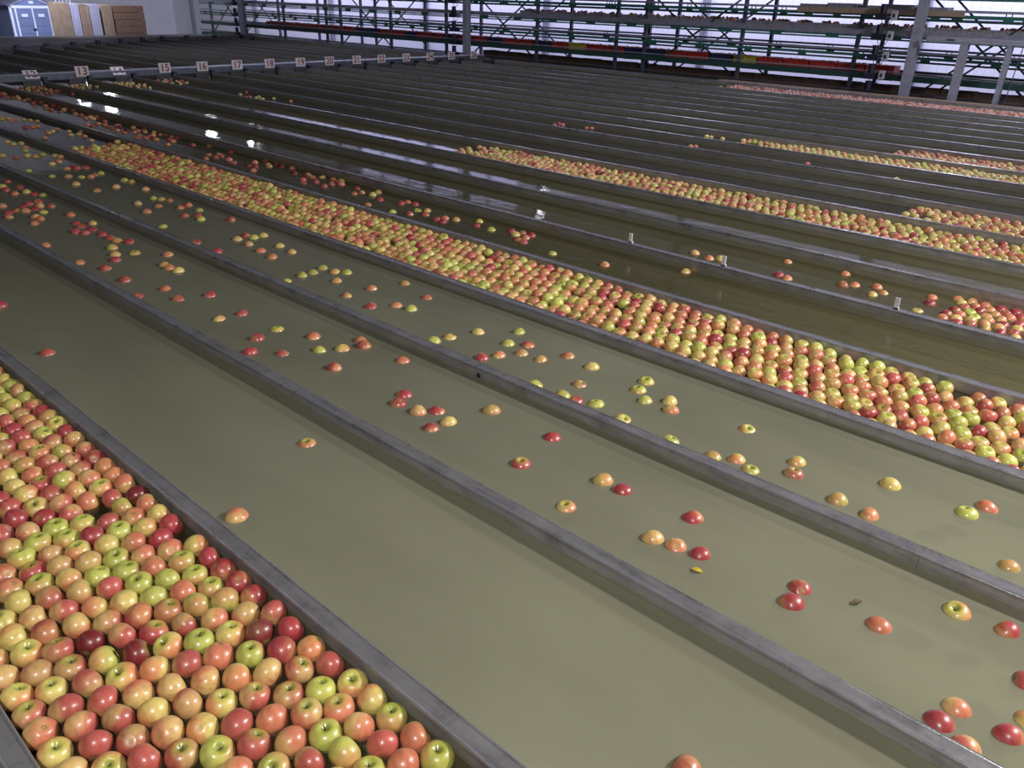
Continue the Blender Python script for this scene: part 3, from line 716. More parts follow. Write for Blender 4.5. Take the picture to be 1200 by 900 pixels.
(-2733, 801, 'p', 0, 'pinkish side-lying apple packed in the near channel, eighth such counted from its far end'),
(-2930, 609, 'p', 0, 'pinkish side-lying apple packed in the near channel, seventh such counted from its far end'),
(-2893, 672, 'y', 0, 'yellow side-lying apple packed in the near channel, fifth such counted from its far end'),
(-2863, 739, 'p', 0, 'pinkish side-lying apple packed in the near channel, sixth such counted from its far end'),
(-3009, 611, 'g', 0, 'green side-lying apple packed in the near channel, seventh such counted from its far end'),
(-2824, 801, 'o', 0, 'peach side-lying apple packed in the near channel, second such counted from its far end'),
(-2975, 676, 'p', 0, 'pinkish side-lying apple packed in the near channel, fifth such counted from its far end'),
(-2942, 740, 'g', 1, 'green stem-up apple packed in the near channel, second such counted from its far end'),
(-2901, 801, 'r', 0, 'red side-lying apple packed in the near channel, fourth such counted from its far end'),
(-3102, 614, 'y', 1, 'yellow stem-up apple packed in the near channel, third such counted from its far end'),
(-3054, 673, 'r', 0, 'red side-lying apple packed in the near channel, third such counted from its far end'),
(-3017, 736, 'p', 0, 'pinkish side-lying apple packed in the near channel, fourth such counted from its far end'),
(-2983, 801, 'y', 1, 'yellow stem-up apple packed in the near channel, second such counted from its far end'),
(-3138, 679, 'p', 0, 'pinkish side-lying apple packed in the near channel, third such counted from its far end'),
(-3091, 736, 'y', 0, 'yellow side-lying apple packed in the near channel, fourth such counted from its far end'),
(-3057, 801, 'g', 0, 'green side-lying apple packed in the near channel, sixth such counted from its far end'),
(-3213, 680, 'g', 0, 'green side-lying apple packed in the near channel, fifth such counted from its far end'),
(-3174, 743, 'p', 0, 'pinkish side-lying apple packed in the near channel, second such counted from its far end'),
(-3130, 801, 'r', 0, 'red side-lying apple packed in the near channel, second such counted from its far end'),
(-3284, 661, 'y', 1, 'yellow stem-up apple packed in the near channel, first such counted from its far end'),
(-3257, 739, 'g', 0, 'green side-lying apple packed in the near channel, fourth such counted from its far end'),
(-3219, 801, 'p', 1, 'pinkish stem-up apple packed in the near channel, first such counted from its far end'),
(-3335, 739, 'g', 0, 'green side-lying apple packed in the near channel, third such counted from its far end'),
(-3296, 801, 'g', 0, 'green side-lying apple packed in the near channel, second such counted from its far end'),
(-3417, 740, 'g', 0, 'green side-lying apple packed in the near channel, first such counted from its far end'),
(-3377, 801, 'p', 0, 'pinkish side-lying apple packed in the near channel, first such counted from its far end'),
(-3504, 724, 'y', 0, 'yellow side-lying apple packed in the near channel, third such counted from its far end'),
(-3457, 801, 'g', 1, 'green stem-up apple packed in the near channel, first such counted from its far end'),
(-3575, 743, 'o', 0, 'peach side-lying apple packed in the near channel, first such counted from its far end'),
(-3530, 801, 'y', 0, 'yellow side-lying apple packed in the near channel, second such counted from its far end'),
(-3620, 801, 'r', 0, 'red side-lying apple packed in the near channel, first such counted from its far end'),
(-3693, 791, 'y', 0, 'yellow side-lying apple packed in the near channel, first such counted from its far end'),
(-3767, 796, 'r', 1, 'red stem-up apple packed in the near channel, first such counted from its far end'),
]       # near channel, x mm, y mm, kind, stem up, label
for x, y, k, up, lab in PACK:
    apple(x/1000, y/1000, ZW0+.006+R.uniform(-.004, .005), k, up, lab, 'apples packed in the nearest channel')
LOOSE = [
(37, 1829, 'y', 0, 2, 'yellow apple floating in the nearer scattered channel, first such from the right'),
(11, 1751, 'r', 0, 2, 'red apple floating in the nearer scattered channel, first such from the right'),
(-1, 1960, 'r', 0, 2, 'red apple floating in the nearer scattered channel, second such from the right'),
(-54, 1643, 'p', 0, 2, 'pinkish apple floating in the nearer scattered channel, first such from the right'),
(-80, 2132, 'r', 0, 2, 'red apple floating in the nearer scattered channel, third such from the right'),
(-102, 1751, 'o', 0, 2, 'peach apple floating in the nearer scattered channel, first such from the right'),
(-119, 1679, 'r', 0, 2, 'red apple floating in the nearer scattered channel, fourth such from the right'),
(-146, 2442, 'g', 0, 3, 'green apple floating in the farther scattered channel, first such from the right'),
(-202, 2115, 'y', 1, 2, 'yellow apple floating in the nearer scattered channel, second such from the right'),
(-280, 2736, 'o', 0, 3, 'peach apple floating in the farther scattered channel, first such from the right'),
(-319, 2652, 'g', 1, 3, 'green apple floating in the farther scattered channel, second such from the right'),
(-339, 1905, 'o', 0, 2, 'peach apple floating in the nearer scattered channel, second such from the right'),
(-485, 1155, 'r', 0, 1, 'red apple floating in the empty channel, first such from the right'),
(-551, 2409, 'y', 0, 3, 'yellow apple floating in the farther scattered channel, first such from the right'),
(-552, 1825, 'r', 0, 2, 'red apple floating in the nearer scattered channel, fifth such from the right'),
(-561, 1901, 'r', 0, 2, 'red apple floating in the nearer scattered channel, sixth such from the right'),
(-565, 2645, 'y', 0, 3, 'yellow apple floating in the farther scattered channel, second such from the right'),
(-661, 2421, 'g', 0, 3, 'green apple floating in the farther scattered channel, third such from the right'),
(-841, 2473, 'p', 1, 3, 'pinkish apple floating in the farther scattered channel, first such from the right'),
(-848, 1837, 'r', 0, 2, 'red apple floating in the nearer scattered channel, seventh such from the right'),
(-868, 2557, 'g', 0, 3, 'green apple floating in the farther scattered channel, fourth such from the right'),
(-922, 1819, 'o', 0, 2, 'peach apple floating in the nearer scattered channel, third such from the right'),
(-962, 1984, 'r', 0, 2, 'red apple floating in the nearer scattered channel, eighth such from the right'),
(-964, 2386, 'g', 1, 3, 'green apple floating in the farther scattered channel, fifth such from the right'),
(-994, 1802, 'o', 0, 2, 'peach apple floating in the nearer scattered channel, fourth such from the right'),
(-1036, 2416, 'y', 0, 3, 'yellow apple floating in the farther scattered channel, third such from the right'),
(-1108, 2372, 'g', 0, 3, 'green apple floating in the farther scattered channel, sixth such from the right'),
(-1116, 2655, 'y', 1, 3, 'yellow apple floating in the farther scattered channel, fourth such from the right'),
(-1218, 1956, 'r', 0, 2, 'red apple floating in the nearer scattered channel, ninth such from the right'),
(-1281, 2358, 'g', 1, 3, 'green apple floating in the farther scattered channel, seventh such from the right'),
(-1294, 1744, 'o', 1, 2, 'peach apple floating in the nearer scattered channel, fifth such from the right'),
(-1300, 1956, 'g', 0, 2, 'green apple floating in the nearer scattered channel, first such from the right'),
(-1415, 2577, 'o', 0, 3, 'peach apple floating in the farther scattered channel, second such from the right'),
(-1462, 2641, 'y', 0, 3, 'yellow apple floating in the farther scattered channel, fifth such from the right'),
(-1510, 2371, 'y', 1, 3, 'yellow apple floating in the farther scattered channel, sixth such from the right'),
(-1539, 2574, 'g', 0, 3, 'green apple floating in the farther scattered channel, eighth such from the right'),
(-1577, 1837, 'r', 1, 2, 'red apple floating in the nearer scattered channel, tenth such from the right'),
(-1616, 2636, 'g', 1, 3, 'green apple floating in the farther scattered channel, ninth such from the right'),
(-1619, 2064, 'r', 0, 2, 'red apple floating in the nearer scattered channel, tenth such from the left'),
(-1637, 2730, 'g', 1, 3, 'green apple floating in the farther scattered channel, ninth such from the left'),
(-1667, 2405, 'g', 1, 3, 'green apple floating in the farther scattered channel, eighth such from the left'),
(-1737, 2355, 'r', 0, 3, 'red apple floating in the farther scattered channel, first such from the right'),
(-1811, 2360, 'g', 0, 3, 'green apple floating in the farther scattered channel, seventh such from the left'),
(-1828, 2500, 'p', 1, 3, 'pinkish apple floating in the farther scattered channel, first such from the left'),
(-1897, 2681, 'y', 0, 3, 'yellow apple floating in the farther scattered channel, fifth such from the left'),
(-1927, 2055, 'o', 0, 2, 'peach apple floating in the nearer scattered channel, fourth such from the left'),
(-1956, 2355, 'g', 0, 3, 'green apple floating in the farther scattered channel, sixth such from the left'),
(-1983, 1867, 'y', 0, 2, 'yellow apple floating in the nearer scattered channel, third such from the right'),
(-1994, 1788, 'r', 0, 2, 'red apple floating in the nearer scattered channel, ninth such from the left'),
(-2007, 971, 'o', 0, 1, 'peach apple floating in the empty channel, first such from the right'),
(-2054, 2702, 'o', 0, 3, 'peach apple floating in the farther scattered channel, third such from the right'),
(-2081, 1899, 'r', 0, 2, 'red apple floating in the nearer scattered channel, eighth such from the left'),
(-2116, 2578, 'g', 0, 3, 'green apple floating in the farther scattered channel, fifth such from the left'),
(-2130, 1843, 'o', 0, 2, 'peach apple floating in the nearer scattered channel, third such from the left'),
(-2227, 2567, 'o', 0, 3, 'peach apple floating in the farther scattered channel, second such from the left'),
(-2232, 1388, 'o', 1, 1, 'peach apple floating in the empty channel, first such from the left'),
(-2238, 1832, 'r', 0, 2, 'red apple floating in the nearer scattered channel, seventh such from the left'),
(-2265, 2663, 'r', 0, 3, 'red apple floating in the farther scattered channel, second such from the right'),
(-2281, 1899, 'r', 0, 2, 'red apple floating in the nearer scattered channel, sixth such from the left'),
(-2281, 2474, 'y', 0, 3, 'yellow apple floating in the farther scattered channel, fourth such from the left'),
(-2317, 2396, 'r', 0, 3, 'red apple floating in the farther scattered channel, second such from the left'),
(-2349, 2607, 'g', 0, 3, 'green apple floating in the farther scattered channel, fourth such from the left'),
(-2407, 2754, 'g', 0, 3, 'green apple floating in the farther scattered channel, third such from the left'),
(-2548, 2608, 'y', 0, 3, 'yellow apple floating in the farther scattered channel, third such from the left'),
(-2548, 2118, 'o', 0, 2, 'peach apple floating in the nearer scattered channel, second such from the left'),
(-2597, 2463, 'y', 0, 3, 'yellow apple floating in the farther scattered channel, second such from the left'),
(-2613, 2369, 'g', 0, 3, 'green apple floating in the farther scattered channel, second such from the left'),
(-2697, 1850, 'r', 0, 2, 'red apple floating in the nearer scattered channel, fifth such from the left'),
(-2800, 2096, 'r', 0, 2, 'red apple floating in the nearer scattered channel, fourth such from the left'),
(-2844, 2004, 'y', 0, 2, 'yellow apple floating in the nearer scattered channel, second such from the left'),
(-2867, 2127, 'r', 0, 2, 'red apple floating in the nearer scattered channel, third such from the left'),
(-2905, 1920, 'g', 0, 2, 'green apple floating in the nearer scattered channel, second such from the right'),
(-2993, 1780, 'p', 0, 2, 'pinkish apple floating in the nearer scattered channel, second such from the right'),
(-3018, 2583, 'g', 0, 3, 'green apple floating in the farther scattered channel, first such from the left'),
(-3054, 1995, 'o', 0, 2, 'peach apple floating in the nearer scattered channel, first such from the left'),
(-3091, 2756, 'o', 0, 3, 'peach apple floating in the farther scattered channel, first such from the left'),
(-3104, 1680, 'r', 0, 2, 'red apple floating in the nearer scattered channel, second such from the left'),
(-3112, 2559, 'y', 0, 3, 'yellow apple floating in the farther scattered channel, first such from the left'),
(-3194, 2448, 'r', 0, 3, 'red apple floating in the farther scattered channel, first such from the left'),
(-3222, 1791, 'r', 0, 2, 'red apple floating in the nearer scattered channel, first such from the left'),
(-3260, 1923, 'g', 1, 2, 'green apple floating in the nearer scattered channel, first such from the left'),
(-3563, 1910, 'p', 0, 2, 'pinkish apple floating in the nearer scattered channel, first such from the left'),
(-3576, 1793, 'y', 0, 2, 'yellow apple floating in the nearer scattered channel, first such from the left'),
(-3721, 1033, 'p', 0, 1, 'pinkish apple floating in the empty channel, first such from the right'),
]
for x, y, k, up, ch, lab in LOOSE:
    apple(x/1000, y/1000, (ZW0 if ch < 5 else ZW1)-.0135+R.uniform(-.003, .004), k, up, lab, {1: 'apples floating alone in the empty channel', 2: 'scattered apples in the nearer open channel', 3: 'scattered apples in the farther open channel', 4: 'scattered apples left of the broad belt', 5: 'scattered apples behind the broad belt', 6: 'apples of the red cluster channel', 0: 'few apples in the far channels', 7: 'few apples in the far channels', 8: 'few apples in the far channels', 9: 'few apples in the far channels', 10: 'few apples in the far channels', 11: 'few apples in the far channels', 12: 'few apples in the far channels', 13: 'few apples in the far channels', 14: 'few apples in the far channels', 15: 'few apples in the far channels', 16: 'few apples in the far channels', 17: 'few apples in the far channels', 18: 'few apples in the far channels', 19: 'few apples in the far channels'}[ch])
for ch, lab, items in [
(1, 'apples at the far end of the empty channel', [(-4499, 1090, 'r', 0)]),
(2, 'small distant apples drifting at the left end of the nearer scattered channel', [(-3983, 1783, 'r', 0), (-3926, 1935, 'r', 0), (-4170, 1651, 'r', 0), (-4192, 1810, 'r', 0), (-4477, 1719, 'r', 0), (-4428, 2014, 'y', 0), (-4514, 2000, 'r', 0), (-4588, 2005, 'o', 0), (-4753, 1729, 'r', 0), (-4878, 1842, 'r', 0), (-4768, 2117, 'o', 0), (-4961, 1667, 'r', 0), (-4937, 1987, 'g', 1), (-4981, 1885, 'o', 0), (-5135, 1936, 'g', 0), (-5198, 2069, 'r', 0), (-5272, 2027, 'y', 0), (-5459, 1657, 'r', 0), (-5367, 2023, 'r', 0), (-5488, 2023, 'r', 0), (-5596, 1957, 'p', 0), (-5660, 1918, 'r', 0), (-5651, 2026, 'r', 0), (-5773, 2000, 'r', 0), (-5804, 2091, 'g', 0), (-5877, 2009, 'r', 0), (-6060, 1806, 'r', 0), (-6160, 1879, 'o', 0), (-6132, 2070, 'o', 0), (-6234, 1872, 'o', 0), (-6352, 1737, 'p', 0), (-6340, 1962, 'g', 0), (-6476, 1780, 'r', 0), (-6455, 1885, 'o', 0), (-6479, 1955, 'r', 0), (-6515, 1843, 'r', 0), (-6489, 2067, 'r', 0), (-6539, 2010, 'o', 0), (-6620, 1919, 'r', 0), (-6664, 1978, 'r', 0), (-6713, 1813, 'o', 0), (-6684, 2050, 'r', 0), (-6895, 2158, 'g', 0), (-6967, 2121, 'r', 0), (-7084, 2017, 'r', 0), (-7087, 2105, 'y', 0), (-7261, 2014, 'r', 0), (-7299, 2131, 'r', 0), (-7419, 2040, 'g', 0), (-7587, 2130, 'r', 0)]),
(3, 'small distant apples scattered along the left half of the farther scattered channel', [(-3414, 2462, 'o', 0), (-3415, 2633, 'o', 0), (-3355, 2826, 'g', 0), (-3657, 2571, 'g', 0), (-3847, 2361, 'g', 0), (-3868, 2483, 'g', 0), (-3739, 2706, 'g', 0), (-3800, 2664, 'g', 0), (-3874, 2562, 'g', 0), (-3906, 2655, 'g', 0), (-4299, 2554, 'y', 0), (-4308, 2707, 'o', 0), (-4461, 2577, 'o', 0), (-4627, 2369, 'r', 0), (-4473, 2726, 'y', 0), (-4636, 2596, 'p', 0), (-4894, 2372, 'r', 0), (-4790, 2606, 'o', 0), (-4753, 2707, 'g', 0), (-4756, 2781, 'g', 0), (-4830, 2697, 'r', 0), (-5413, 2401, 'g', 0), (-5265, 2835, 'r', 0), (-5418, 2688, 'g', 0), (-5512, 2717, 'p', 0), (-5585, 2648, 'r', 0), (-5670, 2809, 'g', 0), (-5878, 2509, 'o', 0), (-5830, 2748, 'r', 0), (-5872, 2824, 'r', 0), (-5979, 2646, 'y', 0), (-6156, 2569, 'o', 0), (-6098, 2793, 'r', 0), (-6173, 2765, 'g', 0), (-6240, 2733, 'g', 0), (-6583, 2832, 'o', 0), (-6790, 2528, 'y', 0), (-6815, 2694, 'o', 0), (-6926, 2871, 'g', 0), (-7127, 2498, 'g', 0), (-7018, 2852, 'g', 0), (-7342, 2707, 'y', 0), (-7377, 2642, 'g', 0), (-7392, 2762, 'o', 0), (-7471, 2572, 'o', 0), (-7430, 2829, 'g', 0), (-7568, 2476, 'g', 0), (-7749, 2830, 'r', 0), (-7781, 2764, 'p', 0), (-7817, 2692, 'y', 0), (-7927, 2412, 'g', 0), (-7855, 2757, 'r', 0), (-8111, 2677, 'y', 0), (-8190, 2763, 'o', 0), (-8419, 2868, 'o', 0), (-8487, 2841, 'o', 0), (-8580, 2699, 'g', 0), (-8629, 2546, 'p', 0), (-8668, 2657, 'g', 0), (-8649, 2787, 'g', 0), (-8816, 2484, 'g', 0), (-8959, 2741, 'g', 0), (-9142, 2804, 'o', 0), (-9404, 2776, 'g', 0), (-9388, 2848, 'y', 0), (-9580, 2783, 'y', 0)]),
(4, 'small distant apples drifting left of the broad belt', [(-9160, 3455, 'o', 0), (-9602, 3156, 'p', 0), (-9479, 3513, 'y', 0), (-9633, 3430, 'y', 0), (-9644, 3519, 'y', 0), (-9782, 3599, 'o', 0), (-9939, 3308, 'y', 0), (-9902, 3516, 'y', 0), (-10010, 3376, 'y', 0), (-10142, 3479, 'y', 0), (-10458, 3256, 'r', 0), (-10453, 3330, 'o', 0), (-10491, 3393, 'o', 0), (-10890, 3533, 'o', 0), (-11011, 3499, 'y', 0), (-11109, 3318, 'o', 0), (-11113, 3392, 'y', 0), (-11099, 3465, 'y', 0), (-11190, 3371, 'o', 0), (-11265, 3352, 'o', 0), (-11294, 3280, 'y', 0), (-11370, 3342, 'o', 0), (-11466, 3329, 'o', 0)]),
(5, 'apples scattered in the channel just behind the broad belt', [(-2382, 4293, 'o', 0), (-2817, 4031, 'o', 0), (-3206, 3977, 'g', 1), (-3517, 4037, 'r', 0), (-3589, 4058, 'r', 0), (-3581, 4132, 'o', 0), (-3590, 4205, 'r', 0), (-3681, 4137, 'y', 0), (-3681, 4216, 'r', 0), (-3762, 4184, 'r', 0), (-3887, 4103, 'g', 0), (-4042, 4108, 'r', 0), (-4285, 3999, 'r', 0), (-4114, 4212, 'y', 0), (-4359, 4006, 'r', 0), (-4261, 4111, 'o', 0), (-4350, 4080, 'o', 0), (-4529, 4043, 'p', 0), (-4622, 3965, 'p', 0), (-4763, 3914, 'g', 0), (-4612, 4139, 'o', 0), (-4669, 4088, 'g', 1), (-5071, 3915, 'r', 0), (-4836, 4212, 'r', 0), (-4928, 4141, 'r', 0), (-4934, 4215, 'o', 0), (-5137, 4093, 'r', 0), (-5312, 4159, 'y', 0), (-5446, 4074, 'r', 0), (-5356, 4255, 'g', 0), (-5443, 4148, 'p', 0), (-5594, 4215, 'r', 0), (-5923, 4293, 'g', 0)]),
(6, 'red apple cluster and strays in the channel at the right edge', [(-600, 4615, 'o', 0), (-675, 4628, 'r', 0), (-749, 4632, 'g', 0), (-887, 4610, 'r', 0), (-823, 4647, 'r', 0), (-551, 4687, 'o', 0), (-625, 4684, 'r', 0), (-967, 4642, 'r', 0), (-697, 4698, 'o', 0), (-770, 4702, 'o', 0), (-905, 4682, 'o', 0), (-1101, 4653, 'y', 1), (-842, 4718, 'y', 0), (-622, 4758, 'y', 0), (-968, 4721, 'r', 0), (-694, 4772, 'r', 0), (-562, 4802, 'r', 0), (-768, 4776, 'o', 0), (-911, 4767, 'o', 0), (-841, 4790, 'g', 1), (-632, 4831, 'r', 0), (-721, 4840, 'y', 0), (-794, 4845, 'o', 0), (-551, 4887, 'r', 0), (-953, 4830, 'r', 0), (-882, 4850, 'g', 1), (-1382, 4734, 'y', 0), (-622, 4905, 'r', 0), (-1087, 4828, 'r', 0), (-695, 4909, 'o', 0), (-769, 4913, 'y', 0), (-843, 4911, 'r', 0), (-927, 4907, 'r', 0), (-581, 4966, 'o', 0), (-1870, 4643, 'y', 0), (-1350, 4820, 'o', 0), (-655, 4971, 'r', 0), (-729, 4974, 'r', 0), (-1578, 4781, 'r', 0), (-807, 4975, 'y', 0), (-885, 4971, 'r', 0), (-1939, 4668, 'r', 0), (-960, 4972, 'y', 0), (-1527, 4835, 'o', 0), (-1111, 4949, 'o', 0), (-616, 5036, 'r', 0), (-690, 5036, 'r', 0), (-767, 5036, 'r', 0), (-1413, 4895, 'o', 0), (-848, 5036, 'o', 0), (-922, 5036, 'o', 0), (-996, 5036, 'y', 0), (-2424, 4657, 'o', 0), (-2367, 4704, 'y', 0), (-1651, 5009, 'o', 0), (-2553, 4695, 'o', 0), (-2027, 4982, 'o', 0)]),
(11, 'few stray apples in the far dark channels', [(-2501, 8462, 'g', 0), (-3457, 8557, 'r', 0), (-4857, 8503, 'r', 0), (-4831, 8572, 'o', 0), (-4905, 9339, 'y', 0), (-5067, 9344, 'g', 0), (-5139, 9362, 'g', 0), (-6458, 8701, 'r', 0), (-6530, 8683, 'r', 0), (-6966, 8553, 'r', 0), (-6884, 8620, 'r', 0), (-6999, 8683, 'r', 0)]),
]:
    apple_stuff([(x/1000, y/1000, (ZW0 if ch < 5 else ZW1)-.013+R.uniform(-.003, .004)+(.018 if ch == 0 else 0), k, up) for x, y, k, up in items], lab, 18, 13)
